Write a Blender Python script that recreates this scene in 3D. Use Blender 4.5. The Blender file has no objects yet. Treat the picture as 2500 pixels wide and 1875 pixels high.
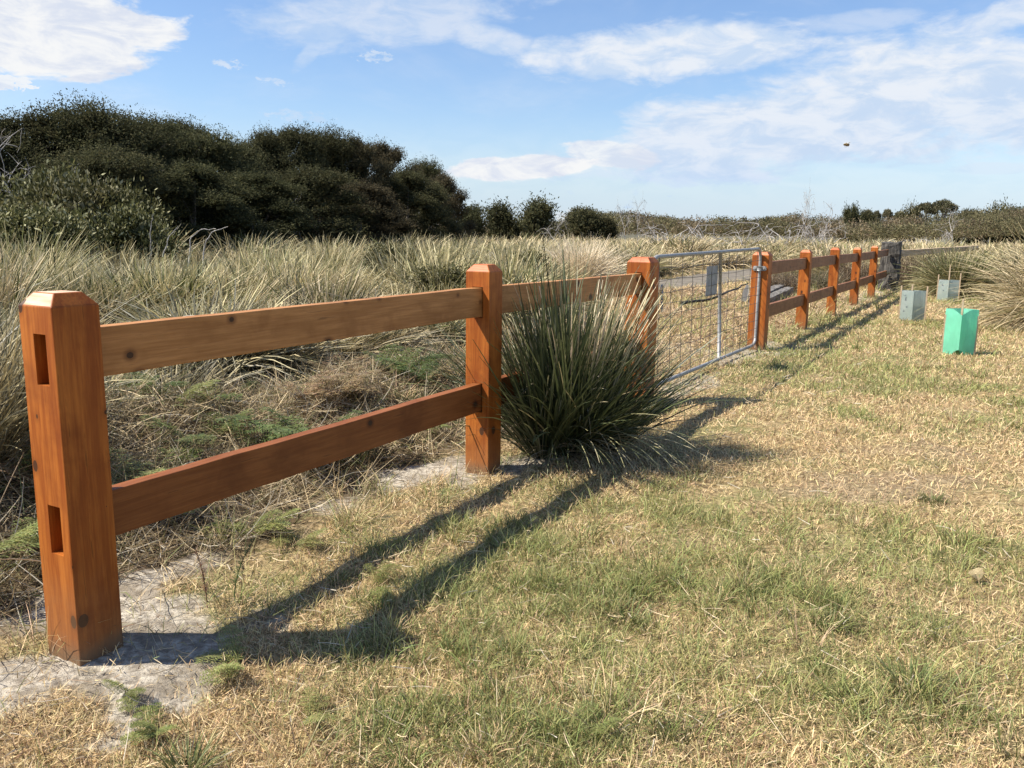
import bpy, bmesh, math
import numpy as np
from mathutils import Matrix, Vector

S = bpy.context.scene
COL = S.collection
# ------------------------------------------------------------------ camera
EYE = 1.444; PITCH = 0.17503; ROLL = 0.01256; LENS = 29.90
cam = bpy.data.objects.new("camera", bpy.data.cameras.new("camera")); COL.objects.link(cam)
cam.data.lens = LENS; cam.data.sensor_width = 36; cam.data.clip_start = 0.05; cam.data.clip_end = 6000
_f = Vector((0, math.cos(PITCH), -math.sin(PITCH))); _u = Vector((0, math.sin(PITCH), math.cos(PITCH))); _r = Vector((1, 0, 0))
_R = math.cos(ROLL)*_r + math.sin(ROLL)*_u; _U = -math.sin(ROLL)*_r + math.cos(ROLL)*_u
M = Matrix((( _R.x, _U.x, -_f.x, 0), (_R.y, _U.y, -_f.y, 0), (_R.z, _U.z, -_f.z, EYE), (0, 0, 0, 1)))
cam.matrix_world = M
S.camera = cam
S.view_settings.view_transform = 'Standard'; S.view_settings.look = 'None'
S.view_settings.gamma = 1; S.view_settings.exposure = 0.84
S.cycles.max_bounces = 6; S.cycles.diffuse_bounces = 3; S.cycles.glossy_bounces = 2
S.cycles.transmission_bounces = 4; S.cycles.transparent_max_bounces = 8
S.cycles.use_denoising = True
# ------------------------------------------------------------------ sun
SUN_EL = math.radians(49.5); LDIR = Vector((0.990, 0.140, 0)).normalized()
ld = Vector((LDIR.x*math.cos(SUN_EL), LDIR.y*math.cos(SUN_EL), -math.sin(SUN_EL)))
sun = bpy.data.objects.new("sun", bpy.data.lights.new("sun", 'SUN')); COL.objects.link(sun)
sun.data.energy = 5.0; sun.data.angle = math.radians(0.55); sun.data.color = (1.0, 0.93, 0.83)
sun.rotation_mode = 'QUATERNION'; sun.rotation_quaternion = ld.to_track_quat('-Z', 'Y'); sun.location = (-20, -6, 30)
# ------------------------------------------------------------------ world
W = bpy.data.worlds.new("World"); S.world = W; W.use_nodes = True
nt = W.node_tree; nt.nodes.clear()
class NB:
    def __init__(s, t): s.t = t
    def n(s, typ, **k):
        nd = s.t.nodes.new(typ)
        for a, b in k.items(): setattr(nd, a, b)
        return nd
    def put(s, sock, v):
        if hasattr(v, 'is_output') or isinstance(v, bpy.types.NodeSocket): s.t.links.new(v, sock)
        else: sock.default_value = v
    def m(s, op, a, b=None, c=None, clamp=False):
        nd = s.n('ShaderNodeMath', operation=op, use_clamp=clamp)
        s.put(nd.inputs[0], a)
        if b is not None: s.put(nd.inputs[1], b)
        if c is not None: s.put(nd.inputs[2], c)
        return nd.outputs[0]
    def ss(s, v, lo, hi, a=0.0, b=1.0):
        nd = s.n('ShaderNodeMapRange', interpolation_type='SMOOTHSTEP')
        s.put(nd.inputs[0], v); s.put(nd.inputs[1], lo); s.put(nd.inputs[2], hi); s.put(nd.inputs[3], a); s.put(nd.inputs[4], b)
        return nd.outputs[0]
    def noise(s, vec, scale, detail=5, rough=.55, dist=0.0):
        nd = s.n('ShaderNodeTexNoise'); s.put(nd.inputs['Vector'], vec)
        nd.inputs['Scale'].default_value = scale; nd.inputs['Detail'].default_value = detail
        nd.inputs['Roughness'].default_value = rough; nd.inputs['Distortion'].default_value = dist
        return nd.outputs[0]
    def xyz(s, x, y, z):
        nd = s.n('ShaderNodeCombineXYZ'); s.put(nd.inputs[0], x); s.put(nd.inputs[1], y); s.put(nd.inputs[2], z); return nd.outputs[0]
    def mix(s, f, a, b, bt='MIX'):
        nd = s.n('ShaderNodeMix', data_type='RGBA', blend_type=bt)
        s.put(nd.inputs[0], f); s.put(nd.inputs[6], a); s.put(nd.inputs[7], b); return nd.outputs[2]
b = NB(nt)
sky = b.n('ShaderNodeTexSky', sky_type='NISHITA', sun_disc=False, sun_elevation=SUN_EL,
          sun_rotation=math.atan2(-LDIR.x, -LDIR.y), air_density=1.15, dust_density=0.25, ozone_density=3.5)
tc = b.n('ShaderNodeTexCoord'); sp = b.n('ShaderNodeSeparateXYZ'); nt.links.new(tc.outputs['Generated'], sp.inputs[0])
az = b.m('ARCTAN2', sp.outputs[0], sp.outputs[1]); el = b.m('ARCSINE', sp.outputs[2])
# (azimuth, elevation, half sizes, rotation, opacity)
CL = [(-0.4742,0.1950,0.1150,0.0480,0.013,1.00),(-0.5219,0.1373,0.0272,0.0100,0.013,.80),(-0.1307,0.2343,0.1796,0.0408,0.117,.55),
(-0.0286,0.2119,0.0517,0.0185,-0.162,.60),(-0.2160,0.2028,0.0490,0.0098,0.885,.35),(0.1614,0.1966,0.1742,0.0327,0.048,.85),
(0.3217,0.1253,0.3048,0.0653,0.239,.90),(0.4954,0.1337,0.1905,0.0599,0.152,.86),(0.1762,0.0912,0.2286,0.0327,0.117,.62),
(0.0096,0.0743,0.1034,0.0143,0.065,.95),(0.1039,0.0887,0.0599,0.0170,-0.127,.80),(-0.3133,0.1726,0.0185,0.0060,0.013,.70),
(-0.1575,0.1884,0.0207,0.0076,0.013,.70),(-0.2653,0.1570,0.0218,0.0049,-0.092,.50),(-0.2380,0.1241,0.0408,0.0076,-0.040,.45),
(0.4995,0.2109,0.0599,0.0185,0.222,.70),(0.3605,0.2183,0.0708,0.0120,0.013,.35),(0.5017,0.0695,0.0599,0.0087,0.013,.55),
(0.0584,0.0199,0.0218,0.0087,0.362,.60),(0.4419,0.0359,0.1742,0.0163,0.013,.3)]
cv = b.xyz(b.m('MULTIPLY', az, 1.0), b.m('MULTIPLY', el, 2.6), 0.0)
n1 = b.noise(cv, 9.0, 8, .60, 0.6); n2 = b.noise(cv, 26.0, 6, .6, 0.3)
nn = b.m('ADD', b.m('MULTIPLY', b.m('SUBTRACT', n1, .5), 2.3), b.m('MULTIPLY', b.m('SUBTRACT', n2, .5), 1.2))
n3 = b.noise(b.xyz(az, b.m('MULTIPLY', el, 2.2), 3.0), 75, 5, .65, .4)
nfine = b.m('MULTIPLY', b.m('SUBTRACT', n3, .56), 5.5)
acc = None; brt = None
for ci, (a0, e0, ra, re, rot, w) in enumerate(CL):
    da = b.m('SUBTRACT', az, a0); de = b.m('SUBTRACT', el, e0)
    c, s_ = math.cos(rot), math.sin(rot)
    u = b.m('MULTIPLY', b.m('ADD', b.m('MULTIPLY', da, c), b.m('MULTIPLY', de, s_)), 1/ra)
    v = b.m('MULTIPLY', b.m('SUBTRACT', b.m('MULTIPLY', de, c), b.m('MULTIPLY', da, s_)), 1/re)
    r2 = b.m('ADD', b.m('MULTIPLY', u, u), b.m('MULTIPLY', v, v))
    q = b.m('ADD', b.m('SUBTRACT', 1.0, r2), nfine if ra < .03 or re < .008 else nn)
    q = b.ss(q, -.15, 0.30 if ci in (0, 1, 9, 10, 18) else 0.75, 0.0, min(1, w*1.12))
    acc = q if acc is None else b.m('MAXIMUM', acc, q)
    if ci in (0, 1, 9, 10, 18): brt = q if brt is None else b.m('MAXIMUM', brt, q)
# thin veil over the whole sky, thicker near the horizon, broken elsewhere
veil = b.m('MULTIPLY', b.ss(b.noise(cv, 3.1, 6, .6, .8), .42, .75), .32)
acc = b.m('MAXIMUM', acc, veil)
front = b.ss(sp.outputs[1], .2, .6)
lowv = b.m('MULTIPLY', b.ss(el, .15, .0, 0, .62), front)
acc = b.m('MAXIMUM', acc, lowv)
shade = b.ss(b.noise(cv, 17.0, 7, .62, .5), .36, .62)
low = b.ss(el, 0.05, 0.22)
cwhite = b.mix(low, (0.80, 0.88, 1.0, 1), (0.90, 0.94, 1.0, 1))
ccol = b.mix(shade, (0.62, 0.76, 0.96, 1), cwhite)
ccol = b.mix(b.ss(el, .09, .02), ccol, (.56, .74, 1.0, 1)); bright = brt; ccol = b.mix(bright, ccol, b.mix(shade, (0.74, 0.80, 0.93, 1), (0.98, 0.99, 1.0, 1)))
skyc = b.n('ShaderNodeMix', data_type='RGBA', blend_type='MULTIPLY'); skyc.inputs[0].default_value = 1.0
nt.links.new(sky.outputs[0], skyc.inputs[6]); SKYMUL = (0.93, 0.97, 1.10, 1); skyc.inputs[7].default_value = SKYMUL
bg = b.n('ShaderNodeBackground'); nt.links.new(skyc.outputs[2], bg.inputs[0]); bg.inputs[1].default_value = 0.082
bc = b.n('ShaderNodeBackground'); nt.links.new(ccol, bc.inputs[0]); bc.inputs[1].default_value = 0.53
# cloud fades to the plain sky straight below the horizon
mx = b.n('ShaderNodeMixShader'); b.put(mx.inputs[0], acc); nt.links.new(bg.outputs[0], mx.inputs[1]); nt.links.new(bc.outputs[0], mx.inputs[2])
wo = b.n('ShaderNodeOutputWorld'); nt.links.new(mx.outputs[0], wo.inputs[0])

# ------------------------------------------------------------------ helpers
RNG = np.random.default_rng(7)
def rng(k): return np.random.default_rng(k)
FU = np.array([0.4908, 0.8713]); FN = np.array([0.8713, -0.4908]); P0 = np.array([-1.4744, 2.7614])
def fw(s, n): return P0[0]+FU[0]*s+FN[0]*n, P0[1]+FU[1]*s+FN[1]*n      # fence coordinates -> world
def fs(x, y):
    dx, dy = np.asarray(x)-P0[0], np.asarray(y)-P0[1]
    return dx*FU[0]+dy*FU[1], dx*FN[0]+dy*FN[1]
def _h(i, j, sd):
    v = (i.astype(np.int64)*374761393 + j.astype(np.int64)*668265263 + sd*974634777) & 0x7fffffff
    v = ((v ^ (v >> 13))*1274126177) & 0x7fffffff
    return ((v ^ (v >> 16)) & 0xffff)/65535.0
def vn(x, y, sc, sd=0):
    x = np.asarray(x, float)*sc; y = np.asarray(y, float)*sc
    i = np.floor(x); j = np.floor(y); fx = x-i; fy = y-j
    fx = fx*fx*(3-2*fx); fy = fy*fy*(3-2*fy)
    a = _h(i, j, sd); b_ = _h(i+1, j, sd); c = _h(i, j+1, sd); d = _h(i+1, j+1, sd)
    return a*(1-fx)*(1-fy)+b_*fx*(1-fy)+c*(1-fx)*fy+d*fx*fy
def fbm(x, y, sc, sd=0, o=4):
    t = 0; a = .5; s = 0
    for k in range(o): t = t+a*vn(x, y, sc*2**k, sd+k); s += a; a *= .5
    return t/s
def sst(v, a, b_): t = np.clip((v-a)/(b_-a), 0, 1); return t*t*(3-2*t)
def gz(x, y):
    x = np.asarray(x, float); y = np.asarray(y, float)
    s, n = fs(x, y)
    z = (fbm(x, y, .9, 3)-.5)*.05
    z = z + (fbm(x, y, 5., 9, 3)-.5)*.030+(fbm(x, y, 13., 19, 2)-.5)*.016*sst(30-np.hypot(x, y), 0, 10)
    # brush mounds behind the first fence run
    mound = sst(-n, .5, 2.2)*sst(6.2-s, 0, 2.5)*sst(11-np.abs(n), 0, 4)
    z = z + mound*(.05+.24*sst(fbm(x, y, .8, 21, 3), .38, .68))
    post = 0
    for ps in PS: post = np.maximum(post, np.exp(-((s-ps)**2+(n*.9)**2)/.10))
    z = z*(1-post*.85)
    z = z-.06*np.exp(-((s-.45)/.75)**2-((n-1.05)/.6)**2)
    return z
PS = [0, 2.6539, 5.2666, 9.5262, 12.4072, 15.1697, 18.0383, 20.9277]
ZB = [0, .020, 0, .0276, .0116, 0, -.0255, .0104]

def tag(o, label=None, cat=None, group=None, kind=None):
    if label: o['label'] = label
    if cat: o['category'] = cat
    if group: o['group'] = group
    if kind: o['kind'] = kind
    return o
def mkmesh(name, V, Q, C=None):
    V = np.asarray(V, np.float32).reshape(-1, 3); Q = np.asarray(Q, np.int32).reshape(-1, 4)
    me = bpy.data.meshes.new(name)
    me.vertices.add(len(V)); me.vertices.foreach_set('co', V.ravel())
    me.loops.add(Q.size); me.loops.foreach_set('vertex_index', Q.ravel())
    me.polygons.add(len(Q)); me.polygons.foreach_set('loop_start', np.arange(0, Q.size, 4, dtype=np.int32))
    me.polygons.foreach_set('loop_total', np.full(len(Q), 4, np.int32))
    if C is not None:
        C = np.asarray(C, np.float32).reshape(-1, 3)
        at = me.color_attributes.new('Col', 'FLOAT_COLOR', 'POINT')
        at.data.foreach_set('color', np.hstack([C, np.ones((len(C), 1), np.float32)]).ravel())
    me.update(calc_edges=True)
    return me
def link(name, me, mat=None, parent=None, loc=None, smooth=False):
    o = bpy.data.objects.new(name, me); COL.objects.link(o)
    if mat is not None and me is not None:
        me.materials.clear()
        for m_ in (mat if isinstance(mat, (list, tuple)) else [mat]): me.materials.append(m_)
    if parent is not None: o.parent = parent
    if loc is not None: o.location = loc
    if smooth: me.polygons.foreach_set('use_smooth', np.ones(len(me.polygons), bool))
    return o
def empty(name, loc=(0, 0, 0), rz=0.0):
    o = bpy.data.objects.new(name, None); COL.objects.link(o); o.location = loc; o.rotation_euler = (0, 0, rz)
    o.empty_display_size = .2
    return o
class Acc:
    def __init__(s): s.V = []; s.Q = []; s.C = []; s.n = 0
    def add(s, V, Q, C):
        V = np.asarray(V, np.float32).reshape(-1, 3); Q = np.asarray(Q).reshape(-1, 4)
        C = np.asarray(C, np.float32)
        if C.ndim == 1: C = np.tile(C, (len(V), 1))
        s.V.append(V); s.Q.append(Q+s.n); s.C.append(C.reshape(-1, 3)); s.n += len(V); return s
    def arr(s): return np.vstack(s.V), np.vstack(s.Q), np.vstack(s.C)
    def mesh(s, name): return mkmesh(name, *s.arr())
def ribbons(base, az, th0, bend, L, w, seg, cb, ct, twist=None, tip=.12, cpow=1.0, belly=0.0):
    K = len(az); t = np.linspace(0, 1, seg+1)
    th = th0[:, None]+bend[:, None]*t[None]
    tm = (th[:, 1:]+th[:, :-1])/2; ds = (L/seg)[:, None]
    r = np.concatenate([np.zeros((K, 1)), np.cumsum(np.sin(tm)*ds, 1)], 1)
    z = np.concatenate([np.zeros((K, 1)), np.cumsum(np.cos(tm)*ds, 1)], 1)
    ca, sa = np.cos(az)[:, None], np.sin(az)[:, None]
    P = np.stack([base[:, 0:1]+ca*r, base[:, 1:2]+sa*r, base[:, 2:3]+z], 2)
    if twist is None: twist = np.zeros(K)
    H = np.stack([-sa+0*r, ca+0*r, 0*r], 2)
    Nn = np.stack([np.cos(th)*ca, np.cos(th)*sa, -np.sin(th)], 2)
    ct_, st_ = np.cos(twist)[:, None, None], np.sin(twist)[:, None, None]
    side = H*ct_+Nn*st_
    prof = (1-(1-tip)*t**2.2)*(1-belly*(1-t)**3)
    hw = (w[:, None]*.5*prof[None])[:, :, None]
    V = np.stack([P-side*hw, P+side*hw], 2)
    i = np.arange(K)[:, None]*(2*(seg+1))+np.arange(seg)[None]*2
    Q = np.stack([i, i+1, i+3, i+2], 2)
    tt = (t**cpow)[None, :, None]
    C = cb[:, None, :]*(1-tt)+ct[:, None, :]*tt
    C = np.repeat(C[:, :, None, :], 2, 2)
    return V.reshape(-1, 3), Q.reshape(-1, 4), C.reshape(-1, 3)
def tube(pts, rad, sides=6, col=(.3, .3, .3), cap=True):
    pts = np.asarray(pts, float); n = len(pts); rad = np.broadcast_to(np.asarray(rad, float), (n,))
    T = np.gradient(pts, axis=0); T /= np.linalg.norm(T, axis=1)[:, None]+1e-9
    up = np.array([0, 0, 1.]) if abs(T[0, 2]) < .9 else np.array([1., 0, 0])
    A = []; a = np.cross(up, T[0]); a /= np.linalg.norm(a)
    for k in range(n):
        a = a-T[k]*(a@T[k]); a /= np.linalg.norm(a)+1e-9; A.append(a.copy())
    A = np.array(A); B = np.cross(T, A)
    ph = np.linspace(0, 2*np.pi, sides, endpoint=False)
    V = pts[:, None]+(A[:, None]*np.cos(ph)[None, :, None]+B[:, None]*np.sin(ph)[None, :, None])*rad[:, None, None]
    V = V.reshape(-1, 3); Q = []
    for k in range(n-1):
        for j in range(sides):
            j2 = (j+1) % sides; Q.append((k*sides+j, k*sides+j2, (k+1)*sides+j2, (k+1)*sides+j))
    if cap:
        for kk in (0, n-1):
            c0 = len(V); V = np.vstack([V, pts[kk]])
            for j in range(0, sides, 2):
                q = (c0, kk*sides+j, kk*sides+(j+1) % sides, kk*sides+(j+2) % sides)
                Q.append(q if kk == 0 else q[::-1])
    return V, np.array(Q), np.tile(np.asarray(col, float), (len(V), 1))
def var(r, n, c, sv=.25, sh=.08):
    c = np.asarray(c, float); k = 1+(r.random((n, 1))-.5)*2*sv
    return np.clip(c[None]*k*(1+(r.random((n, 3))-.5)*2*sh), 0.003, .95)
def pick(r, n, cols, p):
    cols = np.array(cols, float); idx = r.choice(len(cols), n, p=np.array(p)/np.sum(p)); return cols[idx]
# ------------------------------------------------------------------ materials
def mat_base(name):
    m_ = bpy.data.materials.new(name); m_.use_nodes = True; t = m_.node_tree; t.nodes.clear()
    return m_, NB(t)
def leaf_mat(name, transl=.25, rough=.55, spec=.35, inst=.0):
    m_, b = mat_base(name); t = b.t
    at = b.n('ShaderNodeAttribute', attribute_name='Col'); c = at.outputs['Color']
    if inst > 0:
        oi = b.n('ShaderNodeObjectInfo'); hs = b.n('ShaderNodeHueSaturation')
        b.put(hs.inputs['Value'], b.m('ADD', 1-inst, b.m('MULTIPLY', oi.outputs['Random'], 2*inst)))
        b.put(hs.inputs['Hue'], b.m('ADD', .488, b.m('MULTIPLY', b.m('FRACT', b.m('MULTIPLY', oi.outputs['Random'], 7.3)), .024)))
        b.put(hs.inputs['Color'], c); c = hs.outputs[0]
    pr = b.n('ShaderNodeBsdfPrincipled'); b.put(pr.inputs['Base Color'], c)
    pr.inputs['Roughness'].default_value = rough; pr.inputs['Specular IOR Level'].default_value = spec
    tr = b.n('ShaderNodeBsdfTranslucent'); b.put(tr.inputs[0], c)
    mxx = b.n('ShaderNodeMixShader'); mxx.inputs[0].default_value = transl
    t.links.new(pr.outputs[0], mxx.inputs[1]); t.links.new(tr.outputs[0], mxx.inputs[2])
    o = b.n('ShaderNodeOutputMaterial'); t.links.new(mxx.outputs[0], o.inputs[0]); return m_
M_GRASS = leaf_mat('grass_blades', .3, .6, .25)
M_TUSS = leaf_mat('tussock_blades', .2, .5, .3, .28)
M_STRAP = leaf_mat('strap_leaves', .12, .45, .35)
M_LITTER = leaf_mat('straw_litter', .15, .65, .25)
M_LEAF = leaf_mat('tree_leaves', .30, .75, .06, .15)
M_FERN = leaf_mat('fern_fronds', .35, .5, .35, .1)
def bark_mat(name, c1, c2, sc=30, rough=.85, bump=.4):
    m_, b = mat_base(name); t = b.t; tc = b.n('ShaderNodeTexCoord')
    mp = b.n('ShaderNodeMapping'); t.links.new(tc.outputs['Object'], mp.inputs[0]); mp.inputs['Scale'].default_value = (1, 1, .15)
    f = b.noise(mp.outputs[0], sc, 6, .65, .5); f2 = b.ss(f, .35, .68)
    col = b.mix(f2, (*c1, 1), (*c2, 1))
    pr = b.n('ShaderNodeBsdfPrincipled'); b.put(pr.inputs['Base Color'], col); pr.inputs['Roughness'].default_value = rough
    bu = b.n('ShaderNodeBump'); bu.inputs['Strength'].default_value = bump; bu.inputs['Distance'].default_value = .02; b.put(bu.inputs['Height'], f)
    t.links.new(bu.outputs[0], pr.inputs['Normal'])
    o = b.n('ShaderNodeOutputMaterial'); t.links.new(pr.outputs[0], o.inputs[0]); return m_
M_BARK = bark_mat('tree_bark', (.05, .042, .035), (.16, .14, .12))
M_DEAD = bark_mat('bleached_wood', (.22, .20, .18), (.50, .47, .43), 40)
M_OLD = bark_mat('weathered_timber', (.020, .018, .015), (.13, .118, .10), 22, .9, 1.0)
M_LOG = bark_mat('pale_log_wood', (.34, .24, .13), (.60, .46, .30), 20, .8, .5)
M_STAKE = bark_mat('stake_wood', (.36, .26, .16), (.55, .42, .28), 60, .8, .2)
def wood_mat(name, c1, c2, axis, knots=.3, rough=.42, foot=True, kn_sc=2.2, spec=.25):
    m_, b = mat_base(name); t = b.t; tc = b.n('ShaderNodeTexCoord'); oi = b.n('ShaderNodeObjectInfo')
    off = b.xyz(b.m('MULTIPLY', oi.outputs['Random'], 13.0), b.m('MULTIPLY', oi.outputs['Random'], 7.0), b.m('MULTIPLY', oi.outputs['Random'], 29.0))
    va = b.n('ShaderNodeVectorMath', operation='ADD'); t.links.new(tc.outputs['Object'], va.inputs[0]); t.links.new(off, va.inputs[1])
    mp = b.n('ShaderNodeMapping'); t.links.new(va.outputs[0], mp.inputs[0])
    sc = [1, 1, 1]; sc[axis] = .045; mp.inputs['Scale'].default_value = sc
    fine = b.noise(mp.outputs[0], 95, 5, .6, .3)
    mp2 = b.n('ShaderNodeMapping'); t.links.new(va.outputs[0], mp2.inputs[0]); sc2 = [1, 1, 1]; sc2[axis] = .12; mp2.inputs['Scale'].default_value = sc2
    broad = b.noise(mp2.outputs[0], 11, 4, .5, 1.4)
    blot = b.noise(va.outputs[0], 4.5, 4, .6, .3)
    f = b.m('ADD', b.m('MULTIPLY', fine, .5), b.m('MULTIPLY', broad, .5))
    col = b.mix(b.ss(f, .36, .66), (*c1, 1), (*c2, 1))
    col = b.mix(b.ss(blot, .46, .70, 0, .5), col, (c1[0]*.62, c1[1]*.55, c1[2]*.5, 1))
    # knots: rare voronoi cells, round and dark, flattened on the face
    vk = b.n('ShaderNodeTexVoronoi', voronoi_dimensions='2D'); sk = b.n('ShaderNodeSeparateXYZ'); t.links.new(va.outputs[0], sk.inputs[0])
    t.links.new(b.xyz(b.m('ADD', sk.outputs[0], b.m('MULTIPLY', sk.outputs[1], 1.3)), b.m('MULTIPLY', sk.outputs[2], 1.2 if axis == 0 else .8), 0.0), vk.inputs['Vector']); vk.inputs['Scale'].default_value = 4.2 if axis == 0 else 5.0
    spc = b.n('ShaderNodeSeparateColor'); t.links.new(vk.outputs['Color'], spc.inputs[0])
    rad = b.ss(spc.outputs[0], .35, 1.0, .0, .10)
    k = b.m('LESS_THAN', vk.outputs['Distance'], rad)
    ring = b.ss(b.m('SUBTRACT', vk.outputs['Distance'], rad), .10, .0, 0, .55)
    ring = b.m('MULTIPLY', ring, b.m('GREATER_THAN', spc.outputs[0], .5))
    col = b.mix(b.m('MULTIPLY', ring, knots*1.6), col, (c1[0]*.35, c1[1]*.28, c1[2]*.3, 1))
    col = b.mix(b.m('MULTIPLY', k, .85), col, (.035, .018, .010, 1))
    # weather checks along the grain
    chk = b.ss(fine, .64, .69, 0, .55); col = b.mix(chk, col, (c1[0]*.3, c1[1]*.3, c1[2]*.3, 1))
    if foot:
        sp_ = b.n('ShaderNodeSeparateXYZ'); t.links.new(tc.outputs['Object'], sp_.inputs[0])
        fz = b.ss(b.m('ADD', sp_.outputs[2], b.m('MULTIPLY', b.m('SUBTRACT', blot, .5), .12)), .10, .0, 0, .75)
        col = b.mix(fz, col, (.13, .105, .07, 1)); col = b.mix(b.ss(b.m('ADD', sp_.outputs[2], b.m('MULTIPLY', b.m('SUBTRACT', blot, .5), .5)), .36, .05, 0, .35), col, (.20, .12, .06, 1))
    pr = b.n('ShaderNodeBsdfPrincipled'); b.put(pr.inputs['Base Color'], col)
    b.put(pr.inputs['Roughness'], b.m('ADD', rough, b.m('MULTIPLY', blot, .25))); pr.inputs['Specular IOR Level'].default_value = spec
    bu = b.n('ShaderNodeBump'); bu.inputs['Strength'].default_value = .28; bu.inputs['Distance'].default_value = .006
    b.put(bu.inputs['Height'], b.m('SUBTRACT', f, b.m('MULTIPLY', k, .4))); t.links.new(bu.outputs[0], pr.inputs['Normal'])
    o = b.n('ShaderNodeOutputMaterial'); t.links.new(pr.outputs[0], o.inputs[0]); return m_
M_POST = wood_mat('orange_stained_post', (.25, .061, .008), (.44, .140, .022), 2, .35)
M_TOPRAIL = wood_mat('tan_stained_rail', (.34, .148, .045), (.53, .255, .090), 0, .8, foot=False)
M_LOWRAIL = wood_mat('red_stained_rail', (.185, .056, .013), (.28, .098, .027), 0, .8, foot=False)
M_CUT = wood_mat('sawn_post_cap', (.50, .30, .18), (.72, .52, .38), 1, .2, .6, foot=False)
M_REDCAP = wood_mat('red_post_cap', (.52, .14, .06), (.66, .26, .14), 1, .2, .5, foot=False)
def metal_mat(name, c=(.50, .53, .56), rough=.42, metallic=.75):
    m_, b = mat_base(name); t = b.t; tc = b.n('ShaderNodeTexCoord')
    f = b.noise(tc.outputs['Object'], 18, 5, .6); f2 = b.noise(tc.outputs['Object'], 120, 3, .6)
    col = b.mix(b.ss(f, .35, .7), (c[0]*.7, c[1]*.7, c[2]*.7, 1), (*c, 1))
    col = b.mix(b.ss(f2, .62, .75, 0, .35), col, (.22, .17, .13, 1))
    pr = b.n('ShaderNodeBsdfPrincipled'); b.put(pr.inputs['Base Color'], col); pr.inputs['Metallic'].default_value = metallic
    b.put(pr.inputs['Roughness'], b.m('ADD', rough, b.m('MULTIPLY', f, .2)))
    o = b.n('ShaderNodeOutputMaterial'); t.links.new(pr.outputs[0], o.inputs[0]); return m_
M_GALV = metal_mat('galvanised_pipe', (.40, .40, .385), .5, .45); M_WIRE = metal_mat('weathered_wire', (.13, .115, .10), .7, .2)
M_PLATE = metal_mat('dull_sign_plate', (.36, .37, .38), .55, .2)
def plastic_mat(name, c, alpha, transl, stain=None):
    m_, b = mat_base(name); t = b.t; tc = b.n('ShaderNodeTexCoord')
    f = b.noise(tc.outputs['Object'], 6, 4, .55, .4)
    col = b.mix(b.ss(f, .4, .7), (c[0]*.88, c[1]*.92, c[2]*.9, 1), (*c, 1))
    if stain: col = b.mix(b.ss(b.noise(tc.outputs['Object'], 7.5, 5, .6), .60, .66, 0, .8), col, (*stain, 1))
    pr = b.n('ShaderNodeBsdfPrincipled'); b.put(pr.inputs['Base Color'], col); pr.inputs['Roughness'].default_value = .35
    tr = b.n('ShaderNodeBsdfTranslucent'); b.put(tr.inputs[0], col)
    mxx = b.n('ShaderNodeMixShader'); mxx.inputs[0].default_value = transl
    t.links.new(pr.outputs[0], mxx.inputs[1]); t.links.new(tr.outputs[0], mxx.inputs[2]); out = mxx
    if alpha < 1:
        ts = b.n('ShaderNodeBsdfTransparent'); m2 = b.n('ShaderNodeMixShader'); m2.inputs[0].default_value = alpha
        t.links.new(ts.outputs[0], m2.inputs[1]); t.links.new(mxx.outputs[0], m2.inputs[2]); out = m2
    o = b.n('ShaderNodeOutputMaterial'); t.links.new(out.outputs[0], o.inputs[0]); return m_
M_MINT = plastic_mat('mint_plastic', (.46, .93, .74), 1, .5)
M_CLEAR = plastic_mat('clouded_plastic', (.66, .72, .68), .86, .45, (.14, .17, .22))
def plain(name, c, rough=.7, metallic=0):
    m_, b = mat_base(name); t = b.t; tc = b.n('ShaderNodeTexCoord')
    f = b.noise(tc.outputs['Object'], 25, 4, .6)
    pr = b.n('ShaderNodeBsdfPrincipled'); b.put(pr.inputs['Base Color'], b.mix(f, (c[0]*.6, c[1]*.6, c[2]*.6, 1), (*c, 1)))
    pr.inputs['Roughness'].default_value = rough; pr.inputs['Metallic'].default_value = metallic
    o = b.n('ShaderNodeOutputMaterial'); t.links.new(pr.outputs[0], o.inputs[0]); return m_
# ------------------------------------------------------------------ ground
def sandmask(x, y):
    s, n = fs(x, y); nz = (fbm(x, y, 3.6, 31)-.5)*3.6
    m_ = 0
    for (cs, cn, rs, rn, k) in [(.0, .05, .50, .42, 1.), (.25, -.36, .50, .26, 1.), (-.32, .06, .36, .30, .9), (2.35, -.32, .42, .22, 1.), (1.85, -.34, .38, .16, .85),
                             (2.75, -.1, .35, .3, .9), (8.9, -.1, 1.6, .32, .8), (6.3, .1, 1.0, .22, .7), (9.8, .35, .9, .3, .7), (21.5, -.2, 3.0, .45, .8), (17, -.3, 3.2, .3, .6), (8.5, -.9, 1.4, .5, .6)]:
        m_ = np.maximum(m_, k*sst(1.15-((s-cs)/rs)**2-((n-cn)/rn)**2+nz*1.1, 0, .45))
    return m_
def soil(x, y):
    m_ = 0; nz = (fbm(x, y, 2.6, 131)-.5)*3.0
    for (cx, cy, rx, ry, k) in [(2.15, 4.9, .75, .42, 1.), (2.9, 5.6, .6, .4, .8), (2.6, 3.3, .4, .25, .7), (.9, 3.9, .3, .18, .5), (3.9, 8.6, .9, .6, .6), (.55, 2.35, .25, .14, .6), (1.65, 2.2, .3, .15, .6)]:
        m_ = np.maximum(m_, k*sst(1.0-((x-cx)/rx)**2-((y-cy)/ry)**2+nz*.8, 0, .9))
    return m_
def littermask(x, y):
    s, n = fs(x, y)
    a = sst(-n+(fbm(x, y, 1.5, 41)-.5)*.6, .12, .5)*sst(7-s, 0, 1.5)
    return np.clip(a, 0, 1)
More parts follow.
